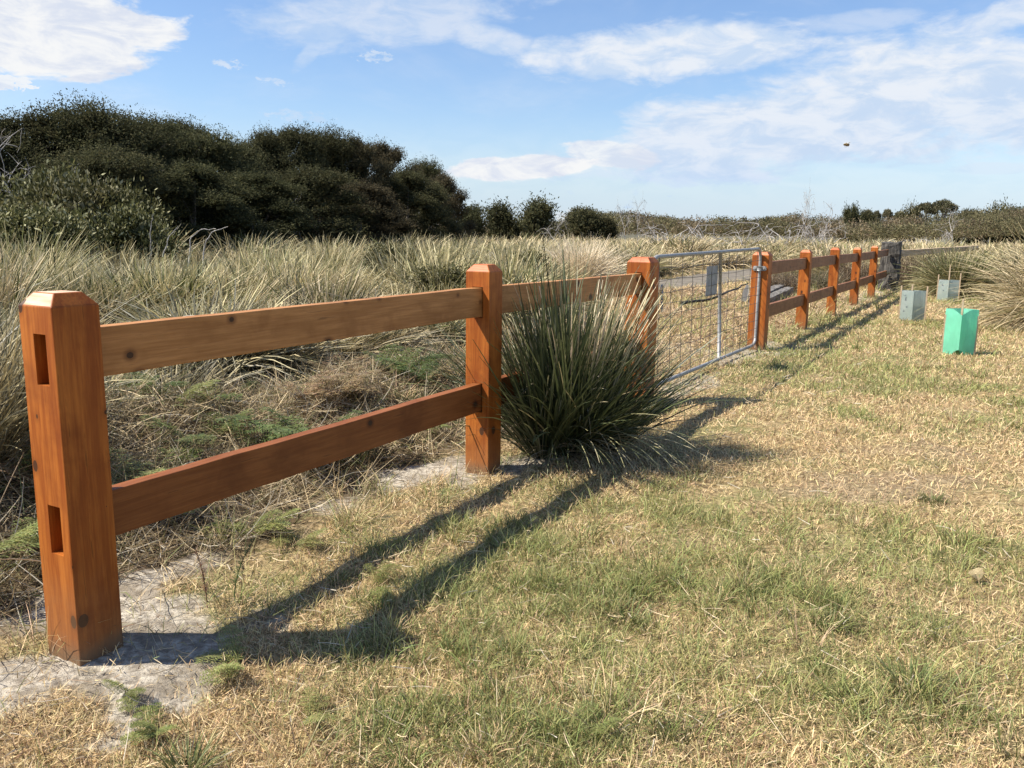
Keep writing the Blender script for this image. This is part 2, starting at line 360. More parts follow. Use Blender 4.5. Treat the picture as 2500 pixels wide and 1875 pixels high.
def gridlines(lo, hi, fine_lo, fine_hi, step, grow=1.16):
    g = list(np.arange(fine_lo, fine_hi, step)); st = step; v = g[-1]
    while v < hi: st *= grow; v += st; g.append(v)
    st = step; v = fine_lo; pre = []
    while v > lo: st *= grow; v -= st; pre.append(v)
    return np.array(pre[::-1]+g)
gx = gridlines(-2500, 2500, -4.0, 5.0, .045, 1.06); gy = gridlines(-60, 4000, 1.2, 8.0, .045, 1.045)
GX, GY = np.meshgrid(gx, gy); far = sst(np.hypot(GX, GY), 60, 140)
GZ = gz(GX, GY)*(1-far)
sm = sandmask(GX, GY)
GZ = GZ + sm*(fbm(GX, GY, 14., 61, 3)-.5)*.03*(np.hypot(GX, GY) < 9)
lm = littermask(GX, GY)
gcol = np.zeros(GX.shape+(3,)); gcol[..., 0] = sm; gcol[..., 1] = lm; gs, gn = fs(GX, GY); gcol[..., 1] = np.maximum(lm, .8*((gn < -3.3-np.clip(gs-3.5, 0, 99)*.17) & (GY < 70))); gcol[..., 2] = soil(GX, GY)
idx = np.arange(GX.size).reshape(GX.shape)
GQ = np.stack([idx[:-1, :-1], idx[:-1, 1:], idx[1:, 1:], idx[1:, :-1]], -1).reshape(-1, 4)
gme = mkmesh('ground', np.stack([GX, GY, GZ], -1), GQ, gcol)
m_, b = mat_base('dry_ground'); t = b.t
at = b.n('ShaderNodeAttribute', attribute_name='Col'); spc = b.n('ShaderNodeSeparateColor'); t.links.new(at.outputs['Color'], spc.inputs[0])
geo = b.n('ShaderNodeNewGeometry'); pos = geo.outputs['Position']
nA = b.noise(pos, 30, 6, .65); nB = b.noise(pos, 2.0, 5, .6); nC = b.noise(pos, 110, 4, .6)
thatch = b.mix(b.ss(nA, .35, .65), (.16, .115, .055, 1), (.44, .33, .17, 1))
thatch = b.mix(b.ss(nB, .45, .62, 0, .6), thatch, (.17, .19, .075, 1))
litc = b.mix(b.ss(nA, .35, .65), (.035, .025, .015, 1), (.15, .11, .065, 1))
sandc = b.mix(b.ss(nA, .34, .66), (.21, .18, .14, 1), (.50, .45, .36, 1))
sandc = b.mix(b.ss(b.noise(pos, 5.0, 5, .6), .46, .62, 0, .7), sandc, (.19, .155, .11, 1))
sandc = b.mix(b.ss(nC, .58, .68, 0, .7), sandc, (.13, .11, .09, 1))
gc = b.mix(spc.outputs[1], thatch, litc); gc = b.mix(b.m('MULTIPLY', spc.outputs[2], .8), gc, b.mix(b.ss(nA, .35, .65), (.15, .108, .065, 1), (.36, .27, .165, 1))); gc = b.mix(spc.outputs[0], gc, sandc)
pr = b.n('ShaderNodeBsdfPrincipled'); b.put(pr.inputs['Base Color'], gc); pr.inputs['Roughness'].default_value = .95; pr.inputs['Specular IOR Level'].default_value = .1
bu = b.n('ShaderNodeBump'); bu.inputs['Strength'].default_value = .7; bu.inputs['Distance'].default_value = .02; b.put(bu.inputs['Height'], b.m('ADD', nA, b.m('MULTIPLY', nC, .4)))
t.links.new(bu.outputs[0], pr.inputs['Normal']); o_ = b.n('ShaderNodeOutputMaterial'); t.links.new(pr.outputs[0], o_.inputs[0])
M_GROUND = m_
tag(link('ground', gme, M_GROUND, smooth=True), kind='structure')
# grey track beyond the gate
pc = np.array([(-2.0, 17.0), (.8, 20.2), (3.0, 23.5), (5.0, 26.0), (7.5, 30.2), (10.6, 35.8), (14.5, 42.), (22., 53.)])
pw = np.array([.9, 1.1, 1.2, 1.3, 1.5, 1.8, 2.0, 2.2])
tt = np.linspace(0, len(pc)-1, 90); PX = np.interp(tt, range(len(pc)), pc[:, 0]); PY = np.interp(tt, range(len(pc)), pc[:, 1]); PW = np.interp(tt, range(len(pc)), pw)
def pathdist(x, y):
    x = np.asarray(x); y = np.asarray(y); d = np.full(x.shape, 9e9)
    for a, c, w_ in zip(PX, PY, PW): d = np.minimum(d, np.hypot(x-a, y-c)-w_)
    return d
dx = np.gradient(PX); dy = np.gradient(PY); ln = np.hypot(dx, dy); cs = np.linspace(-1, 1, 9)
wob = 1+.22*(vn(tt, tt*0, 1.7, 5)-.5)
VX = PX[:, None]+(-dy/ln*PW*wob)[:, None]*cs; VY = PY[:, None]+(dx/ln*PW*wob)[:, None]*cs
i_ = np.arange(VX.size).reshape(VX.shape)
pme = mkmesh('path', np.stack([VX, VY, gz(VX, VY)+.03-.03*np.abs(cs)[None]**3], -1), np.stack([i_[:-1, :-1], i_[:-1, 1:], i_[1:, 1:], i_[1:, :-1]], -1).reshape(-1, 4))
m_, b = mat_base('grey_track'); t = b.t; geo = b.n('ShaderNodeNewGeometry')
f = b.noise(geo.outputs['Position'], 3.0, 6, .6); pr = b.n('ShaderNodeBsdfPrincipled')
b.put(pr.inputs['Base Color'], b.mix(b.ss(f, .35, .65), (.115, .098, .072, 1), (.20, .170, .125, 1))); pr.inputs['Roughness'].default_value = .95
o_ = b.n('ShaderNodeOutputMaterial'); t.links.new(pr.outputs[0], o_.inputs[0])
tag(link('path', pme, m_, smooth=True), kind='structure')

# ------------------------------------------------------------------ short grass
def wedge(r, K, d0, d1, p, a0=-.66, a1=.66):
    # distances with density ~ d^-p per unit area
    e = 2-p; u = r.random(K); d = (d0**e+u*(d1**e-d0**e))**(1/e); a = a0+(a1-a0)*r.random(K)
    return d*np.sin(a), d*np.cos(a), d
def lawn():
    r = rng(11); A = Acc()
    x, y, d = wedge(r, 1000000, 1.45, 34, 1.55, -.68, 1.02)
    s, n = fs(x, y); g = fbm(x, y, .55, 71); g2 = fbm(x, y, 3.2, 81)
    bare = fbm(x, y, 1.3, 91)
    onl = sst(n+(fbm(x, y, 2.5, 15)-.5)*.7, -.30, .15)
    clear = ((s > 4.2) & (n < .1) & (n > -3.4-(s-3.5)*.17)).astype(float)*.55
    keep = np.maximum(onl, clear)
    keep *= 1-.93*np.clip(sandmask(x, y), 0, 1)
    keep *= np.clip(.35+1.3*sst(bare, .25, .5), 0, 1)*(1-.60*soil(x, y))
    keep *= (pathdist(x, y) > -.1)
    keep *= ~((y > 25.5) & (n > 0))
    k = r.random(len(x)) < keep
    x, y, d, n, s, g, g2 = [q[k] for q in (x, y, d, n, s, g, g2)]; K = len(x)
    # where it is green
    gr = sst(g*.6+g2*.4, .47, .66)
    for (cx, cy, rx, ry, a) in [(-.1, 2.40, .6, .3, .55), (.40, 3.5, .55, .38, .42), (1.25, 3.5, .3, .25, .3), (-.3, 3.0, .3, .2, .3), (1.2, 4.2, .8, .4, .2), (3.2, 9.5, 2.5, 1.2, .4), (5.0, 12.5, 2.5, 2.5, .35), (2.2, 2.6, .9, .8, -.75), (3.2, 5.0, 1.2, 1.3, -.6), (-1.0, 2.2, .35, .35, -.6), (-.7, 3.9, .6, .6, -.45)]:
        gr = gr+a*np.exp(-((x-cx)/rx)**2-((y-cy)/ry)**2)
    gr = gr*.85; gr = np.clip(gr, .04, .78)
    gr = np.where(n < -.3, gr*.35, gr)
    isg = r.random(K) < gr*.9
    tuft = sst(fbm(x, y, 6.5, 101, 2), .48, .72)
    L = np.where(isg, .03+.045*r.random(K), .014+.04*r.random(K)**1.4)*(1+.9*tuft*isg)
    back = (n < 0); L = L*np.where(back, 1.5+1.6*r.random(K), 1)
    w = (.0021+.0014*r.random(K))*np.maximum(1, d/3.4)**.85
    L = L*np.maximum(1, d/6)**.35
    th0 = np.where(isg, r.random(K)*1.15, .35+r.random(K)*1.15); bend = np.where(isg, .2+r.random(K)*1.0, (r.random(K)-.4)*1.1)
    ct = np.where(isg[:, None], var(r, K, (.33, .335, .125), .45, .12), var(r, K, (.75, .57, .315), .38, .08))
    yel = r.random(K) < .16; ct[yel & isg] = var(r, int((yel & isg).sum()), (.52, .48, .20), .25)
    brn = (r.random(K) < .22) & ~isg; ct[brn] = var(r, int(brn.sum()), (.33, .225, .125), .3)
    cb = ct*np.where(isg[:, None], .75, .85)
    z = gz(x, y)+np.where(isg, -.004, r.random(K)*.012)
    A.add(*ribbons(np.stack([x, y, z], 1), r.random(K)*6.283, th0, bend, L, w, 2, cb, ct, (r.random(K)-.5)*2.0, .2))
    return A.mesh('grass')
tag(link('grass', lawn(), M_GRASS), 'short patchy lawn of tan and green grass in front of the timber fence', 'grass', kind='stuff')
def longgrass():      # taller wisps along the fence foot, in the clearing and scattered over the lawn
    r = rng(12); A = Acc(); B = []
    def tufts(K, sx, sy, rad, nb):
        for q in range(K): B.append((sx[q], sy[q], rad, nb))
    cnt = 520; x, y, d = wedge(r, cnt, 2.0, 22, 1.1, -.66, .9); s, n = fs(x, y)
    for i in range(cnt):
        if n[i] > .0 and r.random() < .55: continue
        if pathdist(x[i], y[i]) < .1 or (y[i] > 25 and n[i] > 0): continue
        if n[i] < -3.2-(max(s[i], 3.5)-3.5)*.17: continue
        if sandmask(x[i], y[i]) > .4: continue
        B.append((x[i], y[i], .04+.07*r.random(), int(26+30*r.random()), .08+.10*r.random()*(2 if n[i] < 0 else 1), r.random() < .5))
    for s_ in np.concatenate([np.arange(12, 23, .35), np.arange(.6, 5, .22)]):
        xx, yy = fw(s_+r.normal()*.1, .15+r.normal()*.18); B.append((xx, yy, .06, 26, .10, r.random() < .65))
    for (cx, cy, sx, sy, m_) in [(-.15, 2.35, .38, .2, 60), (.35, 2.3, .3, .15, 30), (.35, 3.3, .5, .3, 60), (1.1, 3.3, .35, .25, 26), (-.2, 2.85, .3, .12, 18), (1.25, 2.45, .25, .15, 16), (-.55, 3.3, .25, .25, 14), (-.1, 3.9, .3, .25, 16)]:
        for k in range(m_): B.append((cx+r.normal()*sx*.6, cy+r.normal()*sy*.6, .03+.05*r.random(), int(26+24*r.random()), .05+.06*r.random(), r.random() < .85))
    for (xx, yy, rr, nb, hh, g_) in B:
        a = r.random(nb)*6.283; q = rr*np.sqrt(r.random(nb)); bx = xx+q*np.cos(a); by = yy+q*np.sin(a)
        ct = var(r, nb, (.27, .29, .10) if g_ else (.60, .47, .26), .4, .12); dd = math.hypot(xx, yy)
        A.add(*ribbons(np.stack([bx, by, gz(bx, by)], 1), a+r.normal(size=nb)*.6, r.random(nb)*.7, .3+r.random(nb)*1.0, hh*(.5+r.random(nb)*.7), np.full(nb, .0032)*max(1, dd/4)**.7, 3, ct*.7, ct, (r.random(nb)-.5)*2))
    return A.mesh('grass_tufts')
tag(link('grass_tufts', longgrass(), M_GRASS), 'taller grass wisps dotted over the lawn and along the fence foot', 'grass', kind='stuff')

# ------------------------------------------------------------------ straw and dead bracken litter
def litter():
    r = rng(21); A = Acc()
    K = 150000
    s = r.random(K)*9.5-2.6; n = -.1-r.random(K)**.9*5.4
    x, y = fw(s, n); x = np.asarray(x); y = np.asarray(y)
    keep = (littermask(x, y)*.9+.1)*(y > .8)*np.clip(sst(6.8-s, 0, 1.2)+.0, 0, 1); keep *= 1-.85*sandmask(x, y)
    k = (r.random(K) < keep) & (np.abs(x) < .72*y+.8); x, y, s, n = x[k], y[k], s[k], n[k]; K = len(x)
    d = np.hypot(x, y); dark = sst(fbm(x, y, 1.4, 33, 3)+.10*sst(-n, .5, 1.5)*sst(2.4-s, 0, 1.2), .50, .66)
    straw = r.random(K) < np.clip(.78-.52*dark, .1, 1)
    L = np.where(straw, .06+.30*r.random(K)**1.5, .03+.07*r.random(K)); w = np.where(straw, .0025+.003*r.random(K)**2, .003+.004*r.random(K))*np.maximum(1, d/5)**.7
    c = np.where(straw[:, None], pick(r, K, [(.64, .51, .30), (.48, .37, .20), (.58, .52, .40), (.34, .25, .14), (.24, .25, .10)], [4, 3, 2, 1.5, 1.2]), pick(r, K, [(.20, .14, .08), (.13, .10, .055), (.28, .21, .12), (.15, .17, .06)], [3, 3, 2, 2]))
    c = c*(.50+.52*r.random((K, 1)))
    hh = r.random(K)**1.6*(.03+.13*sst(-n, .5, 2.0))
    A.add(*ribbons(np.stack([x, y, gz(x, y)+hh], 1), r.random(K)*6.283, 1.57+(r.random(K)-.62)*1.3, (r.random(K)-.5)*1.7, L, w, 3, c, c, (r.random(K)-.5)*3.0, .4))
    K = 60000; s = 3.6+r.random(K)*16; n = -.1-r.random(K)*5.4; x, y = fw(s, n); keep = (n > -3.4-np.clip(s-3.5, 0, 99)*.17)*(.35+.65*sst(fbm(x, y, .7, 35, 3), .40, .6)); keep = keep*(pathdist(x, y) > 0)
    k = r.random(K) < keep; x, y, s, n = x[k], y[k], s[k], n[k]; K = len(x); d = np.hypot(x, y)
    c = pick(r, K, [(.56, .43, .27), (.42, .30, .18), (.30, .20, .12), (.20, .14, .09)], [4, 4, 3, 2])*(.75+.5*r.random((K, 1)))
    A.add(*ribbons(np.stack([x, y, gz(x, y)+r.random(K)**2*(.03+.16*sst(fbm(x, y, .9, 36, 3), .5, .72))], 1), r.random(K)*6.283, 1.5+(r.random(K)-.6)*1.0, (r.random(K)-.5)*1.5, .06+.16*r.random(K), .0038*np.maximum(1, d/5)**.8, 3, c, c, (r.random(K)-.5)*3, .4))
    # clipped straw strewn over the near lawn and around the gate
    K = 26000; x, y, d = wedge(r, K, 1.8, 24, 1.5); s, n = fs(x, y)
    k = r.random(K) < np.where((s > 6) & (n < .3), 1., .30+.7*np.exp(-np.abs(n)/.6))*(1-.8*sandmask(x, y)); k &= ~((n < -6)); x, y, d = x[k], y[k], d[k]; K = len(x)
    c = pick(r, K, [(.62, .50, .32), (.44, .33, .20), (.56, .50, .40), (.30, .2, .12)], [4, 3, 1.5, 1.2])*(.8+.4*r.random((K, 1)))
    A.add(*ribbons(np.stack([x, y, gz(x, y)+.012+.03*r.random(K)], 1), r.random(K)*6.283, 1.5+(r.random(K)-.6)*.5, (r.random(K)-.5)*1.2, .03+.09*r.random(K)**2, .0026*np.maximum(1, d/3.5)**.8, 3, c, c, (r.random(K)-.5)*3, .5))
    # soil crumbs and bark flecks on sand
    K = 3500; x, y, d = wedge(r, K, 1.9, 7, 1.2); k = sandmask(x, y) > .25; x, y = x[k], y[k]; K = len(x)
    c = pick(r, K, [(.10, .08, .06), (.3, .25, .2), (.18, .14, .1)], [2, 1, 1])
    A.add(*ribbons(np.stack([x, y, gz(x, y)+.016+.01*r.random(K)], 1), r.random(K)*6.283, 1.5+(r.random(K)-.6)*.5, (r.random(K)-.5)*1.2, .004+.018*r.random(K)**2, np.full(K, .003), 1, c, c, (r.random(K)-.5)*3, .5))
    return A.mesh('straw_litter')
tag(link('straw_litter', litter(), M_LITTER), 'dry straw and dead bracken litter strewn behind and under the fence', 'litter', kind='stuff')

# ------------------------------------------------------------------ fences
def box_bm(bm, lo, hi):
    r = bmesh.ops.create_cube(bm, size=1)
    for v in r['verts']:
        v.co = Vector([(lo[i]+hi[i])/2+v.co[i]*(hi[i]-lo[i]) for i in range(3)])
    return r['verts']
def post_mesh(name, wu, wn, z0, z1, mort, ch=.042, inset=.034, capmat=1):
    bm = bmesh.new(); a, c = wu/2, wn/2
    lv = [(z0-.12, 0), (z1-ch, 0), (z1, inset)]
    rings = [[bm.verts.new((sx*(a-i), sy*(c-i), z)) for sx, sy in ((-1, -1), (1, -1), (1, 1), (-1, 1))] for z, i in lv]
    bm.faces.new(rings[0][::-1]); f = bm.faces.new(rings[2]); f.material_index = 2
    for k in range(2):
        for j in range(4):
            f = bm.faces.new((rings[k][j], rings[k][(j+1) % 4], rings[k+1][(j+1) % 4], rings[k+1][j]))
            if k == 1: f.material_index = 1 if j == 3 else 0
    ed = [e for e in bm.edges if len(e.link_faces) == 2]
    bmesh.ops.bevel(bm, geom=ed, offset=.004, segments=2, profile=.6, affect='EDGES')
    me = bpy.data.meshes.new(name); bm.to_mesh(me); bm.free()
    for mm in (M_POST, M_CUT if capmat else M_REDCAP, M_CUT if capmat else M_REDCAP): me.materials.append(mm)
    if mort:
        ob = bpy.data.objects.new('tmp', me); COL.objects.link(ob); bm = bmesh.new()
        for (n0, n1, y0, y1, dp, sd) in mort:
            if sd < 0: box_bm(bm, (-a-.1, n0, y0), (-a+dp, n1, y1))
            else: box_bm(bm, (a-dp, n0, y0), (a+.1, n1, y1))
        cm = bpy.data.meshes.new('tmpc'); bm.to_mesh(cm); bm.free(); co = bpy.data.objects.new('tmpc', cm); COL.objects.link(co)
        md = ob.modifiers.new('b', 'BOOLEAN'); md.object = co; md.operation = 'DIFFERENCE'; md.solver = 'EXACT'
        dg = bpy.context.evaluated_depsgraph_get(); new = bpy.data.meshes.new_from_object(ob.evaluated_get(dg))
        bpy.data.objects.remove(ob); bpy.data.objects.remove(co); new.name = name; return new
    return me
RZ = math.atan2(FU[1], FU[0])
def rail_mesh(name, L, t, h, mat, sag=0.0, seed=0):
    r = rng(seed); bm = bmesh.new(); n = 12
    rings = []
    for k in range(n+1):
        x = L*k/n; z = sag*math.sin(math.pi*k/n)+r.normal()*.0012; y = r.normal()*.0012
        rings.append([bm.verts.new((x, y+sy*t/2, z+sz*h/2)) for sy, sz in ((-1, -1), (1, -1), (1, 1), (-1, 1))])
    for k in range(n):
        for j in range(4): bm.faces.new((rings[k][j], rings[k+1][j], rings[k+1][(j+1) % 4], rings[k][(j+1) % 4]))
    bm.faces.new(rings[0]); bm.faces.new(rings[-1][::-1])
    bmesh.ops.recalc_face_normals(bm, faces=bm.faces)
    ed = [e for e in bm.edges if len(e.link_faces) == 2 and e.calc_face_angle(0) > .8 and (abs(e.verts[0].co.x-e.verts[1].co.x) > .01)]
    bmesh.ops.bevel(bm, geom=ed, offset=.004, segments=2, profile=.6, affect='EDGES')
    me = bpy.data.meshes.new(name); bm.to_mesh(me); bm.free(); me.materials.append(mat); return me
# local frame of a fence: X along it, Y = away from the lawn, Z up
WN, WU = .1615, .1549
posts = [  # s, width across, width along, top z, leans
    (PS[0], .1752, .165, 1.2408), (PS[1], .1615, .155, 1.2643), (PS[2], .2122, .2111, 1.2605), (PS[3], .2122, .2111, 1.253),
    (PS[4], .1615, .155, 1.2503), (PS[5], .1615, .155, 1.262), (PS[6], .1615, .155, 1.237), (PS[7], .1615, .155, 1.2576)]
ZT = (.958, 1.128); ZL = (.388, .556)
def fence(a, z, label, plabels, rails):
    x0, y0 = fw(PS[a[0]], 0); f = empty('timber_fence', (x0, y0, 0), RZ); tag(f, label, 'fence', 'runs of orange stained post and rail fence')
    for i in a:
        s, wn, wu, zt = posts[i]
        mort = []
        top = {0: ((.945, 1.111),), }.get(i)
        if i == 0: mort = [(-.046, .018, .945, 1.111, .10, -1), (-.046, .020, .374, .542, .10, -1)]
        elif i != 3: mort = [(-.036, .034, ZT[0]-.003, ZT[1]+.006, .06, -1), (-.036, .034, ZL[0]-.003, ZL[1]+.006, .06, -1)]
        o = link('post', post_mesh('post', wu, wn, ZB[i], zt, mort, capmat=1 if i == 0 else 0), None, f)
        o.location = (s-PS[a[0]], 0, 0)
        o.rotation_euler = (0, 0, [0, .015, -.02, .01, -.03, .02, -.015, .02][i])
        if plabels.get(i): o['label'] = plabels[i]
    for (s0, s1, dz0, dz1) in rails:
        for k, (lo, hi) in enumerate((ZL, ZT)):
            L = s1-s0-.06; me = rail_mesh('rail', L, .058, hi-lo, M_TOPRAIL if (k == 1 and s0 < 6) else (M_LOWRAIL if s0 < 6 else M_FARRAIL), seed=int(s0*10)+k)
            o = link('rail', me, None, f); o.location = (s0-PS[a[0]]+.03, .0, (lo+hi)/2+dz0)
            o.rotation_euler = (0, -math.atan2(dz1-dz0, L), 0)
            if s0 < 1: o['label'] = 'tan upper rail with dark round knots' if k else 'reddish lower rail with pink sunlit top edge'
    return f
M_FARRAIL = wood_mat('brown_stained_rail', (.19, .078, .030), (.30, .130, .052), 0, .4, foot=False)
fence([0, 1, 2], 0, 'orange stained post and rail fence nearest the camera, left of the metal gate',
      {0: 'end post with two empty mortise holes and pale sawn cap'}, [(PS[0], PS[1], -.012, .004), (PS[1], PS[2], .002, -.002)])
fence([3, 4, 5, 6, 7], 0, 'orange stained post and rail fence beyond the gate running to the old grey post',
      {3: 'thick gate post with a metal hinge strap'}, [(PS[3], PS[4], -.006, -.004), (PS[4], PS[5], -.004, 0), (PS[5], PS[6], 0, -.01), (PS[6], PS[7], -.01, .0), (PS[7], 23.75, .004, .02)])

# ------------------------------------------------------------------ gate
gx0, gy0 = fw(PS[2]+.12, 0); gate = empty('metal_gate', (gx0, gy0, 0), RZ)
tag(gate, 'galvanised pipe farm gate with wire mesh between two orange posts', 'gate')
S0 = PS[2]+.12
def gp(s, z, n=0): return (s-S0, -n, z)
def lean(s, z): return s+.17*(1-(z-.06)/1.2)*max(0, min(1, (9.42-s)/1.8))**.7*(1 if s < 9.35 else 0)
A = Acc(); zt = lambda s: 1.255+.010*(s-5.5)-.0; zb = lambda s: .083-.004*(s-5.8)
pts = [gp(5.46, .16), gp(5.45, 1.15), gp(5.50, 1.23), gp(5.60, zt(5.6))]
for s in np.linspace(5.9, 9.26, 12): pts.append(gp(s, zt(s)))
for a in np.linspace(0.2, math.pi/2, 6): pts.append(gp(9.28+.135*math.sin(a), zt(9.2)-.13*(1-math.cos(a))))
for z in (1.0, .7, .4, .2): pts.append(gp(9.415, z))
pts += [gp(9.41, .12), gp(9.36, .085), gp(9.27, zb(9.27))]
for s in np.linspace(9.0, 5.7, 9): pts.append(gp(s, zb(s)))
pts += [gp(5.52, .10), gp(5.46, .16)]
A.add(*tube(pts, .0195, 12, (.5, .5, .5), cap=False)); link('pipe_frame', A.mesh('pipe_frame'), M_GALV, gate, smooth=True)
A = Acc(); A.add(*tube([gp(7.60, zt(7.6)-.015), gp(7.68, .65), gp(7.765, zb(7.76)+.015)], .020, 10)); link('centre_stile', A.mesh('centre_stile'), M_GALV, gate, smooth=True)
A = Acc(); r = rng(5)
for z in np.linspace(.17, 1.15, 10):
    ss_ = np.linspace(5.47, 9.405, 40); A.add(*tube([gp(s, z+.006*math.sin(s*5+z*20)+r.normal()*.0015, .012+.004*math.sin(s*9)) for s in ss_], .0030, 5, cap=False))
for s in np.arange(5.62, 9.35, .325):
    if abs(s-7.60) < .05: continue
    A.add(*tube([gp(lean(s, z)*.5+s*.5+r.normal()*.003, z, .015) for z in np.linspace(zb(s), zt(s), 14)], .0030, 5, cap=False))
link('wire_mesh', A.mesh('wire_mesh'), M_WIRE, gate, smooth=True)
def simple_box(name, lo, hi, mat, parent, bev=.003):
    bm = bmesh.new(); box_bm(bm, lo, hi)
    if bev: bmesh.ops.bevel(bm, geom=bm.edges[:], offset=bev, segments=2, affect='EDGES')
    me = bpy.data.meshes.new(name); bm.to_mesh(me); bm.free(); return link(name, me, mat, parent)
sg = simple_box('sign_plate', (7.19-S0, .018, .812), (7.60-S0, .022, 1.130), M_PLATE, gate, .0015); sg['label'] = 'blank grey sign plate hung beside the centre stile'
bm = bmesh.new(); box_bm(bm, (-.014, -.085, -.03), (-.002, .085, .03)); bmesh.ops.bevel(bm, geom=bm.edges[:], offset=.01, segments=2, affect='EDGES')
for yy in (-.055, .055):
    q = bmesh.ops.create_cone(bm, cap_ends=True, segments=8, radius1=.011, radius2=.011, depth=.02, matrix=Matrix.Translation((-.02, yy, 0)) @ Matrix.Rotation(math.pi/2, 4, 'Y'))
me = bpy.data.meshes.new('hinge_strap'); bm.to_mesh(me); bm.free(); hs = link('hinge_strap', me, M_GALV, gate); hs.location = (9.418-S0+.0, 0, 1.045)
A = Acc(); A.add(*tube([(9.418-S0-.028+.0*k, 0, z) for k, z in enumerate((1.018, 1.072))], .034, 12)); link('hinge_collar', A.mesh('hinge_collar'), M_GALV, gate, smooth=True)
A = Acc(); A.add(*tube([(9.44-S0, 0, .10), (9.44-S0, 0, .02)], .02, 8)); A.add(*tube([(9.44-S0, 0, .105), (9.40-S0+.09, 0, .105)], .014, 8)); link('hinge_pin', A.mesh('hinge_pin'), M_GALV, gate, smooth=True)
# chain on the latch post
A = Acc()
def ringpts(c, R1, R2, ax, ph=0, n=12):
    a = np.linspace(0, 2*np.pi, n+1)+ph; e1, e2 = ax
    return [np.array(c)+np.array(e1)*R1*math.cos(q)+np.array(e2)*R2*math.sin(q) for q in a]
A.add(*tube(ringpts((.045, -.118, .985), .026, .036, ((1, 0, 0), (0, 0, 1))), .006, 6, cap=False))
for k in range(6):
    ax = ((1, 0, 0), (0, 0, 1)) if k % 2 else ((0, 1, 0), (0, 0, 1))
    A.add(*tube(ringpts((.055+.004*k, -.116, .935-.027*k), .010, .020, ax), .0038, 5, cap=False))
link('chain', A.mesh('chain'), M_GALV, gate, smooth=True)

# ------------------------------------------------------------------ old timber, log rail, sleepers
def rough_beam(name, L, w, h, mat, seed, seg=10, jag=.02, parent=None, taper=1.0):
    r = rng(seed); bm = bmesh.new(); rings = []; n = 12
    for k in range(seg+1):
        z = L*k/seg; sc = 1+(taper-1)*k/seg; rr = []
        for j in range(n):
            a = 2*math.pi*(j+.5)/n; c, s = math.cos(a), math.sin(a); m_ = max(abs(c), abs(s)); q = min(1/m_, 1.32)
            rr.append(bm.verts.new((c*q*w/2*sc+r.normal()*jag*.35, s*q*h/2*sc+r.normal()*jag*.35, z+(r.normal()*jag if k in (0, seg) else 0))))
        rings.append(rr)
    for k in range(seg):
        for j in range(n): bm.faces.new((rings[k][j], rings[k][(j+1) % n], rings[k+1][(j+1) % n], rings[k+1][j]))
    c = bm.verts.new((0, 0, L-jag)); [bm.faces.new((rings[-1][j], rings[-1][(j+1) % n], c)) for j in range(n)]
    c = bm.verts.new((0, 0, jag)); [bm.faces.new((rings[0][(j+1) % n], rings[0][j], c)) for j in range(n)]
    me = bpy.data.meshes.new(name); bm.to_mesh(me); bm.free(); return link(name, me, mat, parent)
ox, oy = fw(24.05, .06)
old = rough_beam('old_post', 1.46, .54, .50, M_OLD, 3, 14, .030); old.location = (ox, oy, -.12); old.rotation_euler = (0, 0.02, RZ)
tag(old, 'thick weathered grey square post where the orange rails end', 'post')
lg = rough_beam('log_rail', 4.4, .18, .18, M_LOG, 8, 16, .01, taper=.8); lg.location = (ox+.20, oy+.05, 1.035)
dv = Vector((3.55, 2.6, .16)).normalized(); lg.rotation_mode = 'QUATERNION'; lg.rotation_quaternion = dv.to_track_quat('Z', 'Y')
tag(lg, 'long pale log rail leaning from the old grey post into the tussocks', 'rail')
for k, (s0, n0, s1, n1, w_, h_, zc, lb) in enumerate([(15.1, -1.35, 19.9, -1.75, .22, .20, .12, 'weathered grey sleeper lying behind the fence, the nearer of two'),
                                      (15.9, -1.62, 21.0, -2.15, .24, .22, .14, 'weathered grey sleeper lying behind the fence, the farther of two')]):
    a = Vector((*fw(s0, n0), zc)); c = Vector((*fw(s1, n1), zc+.02)); o = rough_beam('timber_sleeper', (c-a).length, w_, h_, M_OLD2 if 'M_OLD2' in globals() else bark_mat('grey_sleeper', (.075, .068, .058), (.235, .215, .185), 22, .9, .8), 40+k, 14, .012)
    o.location = a; o.rotation_mode = 'QUATERNION'; o.rotation_quaternion = (c-a).to_track_quat('Z', 'Y'); tag(o, lb, 'timber', 'old sleepers behind the fence')
# bent white marker board and a charred branch by the sleepers
bm = bmesh.new(); V = [(-.10, 0, 0), (.09, 0, 0), (.10, .01, .22), (.06, .03, .40), (-.02, .03, .42), (-.09, .01, .26)]
fr = [bm.verts.new(v) for v in V]; bk = [bm.verts.new((v[0], v[1]+.025, v[2])) for v in V]
bm.faces.new(fr); bm.faces.new(bk[::-1]); [bm.faces.new((fr[(j+1) % 6], fr[j], bk[j], bk[(j+1) % 6])) for j in range(6)]
bmesh.ops.recalc_face_normals(bm, faces=bm.faces)
me = bpy.data.meshes.new('marker_board'); bm.to_mesh(me); bm.free(); mb = link('marker_board', me, plain('chalky_white', (.34, .325, .29))); mb.location = (*fw(16.0, -1.85), .12); mb.rotation_euler = (0, 0.15, -.2); mb.scale = (.6, 1, .85)
tag(mb, 'small pale broken board standing at the end of the grey sleepers', 'board')
def branch(name, pts, r0, r1, mat, label, cat='branch', group=None):
    pts = np.array(pts, float); A = Acc(); n = 14
    t_ = np.linspace(0, len(pts)-1, n); P = np.stack([np.interp(t_, range(len(pts)), pts[:, k]) for k in range(3)], 1)
    P += rng(int(abs(P.sum())*10)).normal(size=P.shape)*r0*.5
    A.add(*tube(P, np.linspace(r0, r1, n), 7)); o = link(name, A.mesh(name), mat, smooth=True); return tag(o, label, cat, group)
M_CHAR = bark_mat('charred_wood', (.012, .010, .009), (.06, .052, .045), 30)
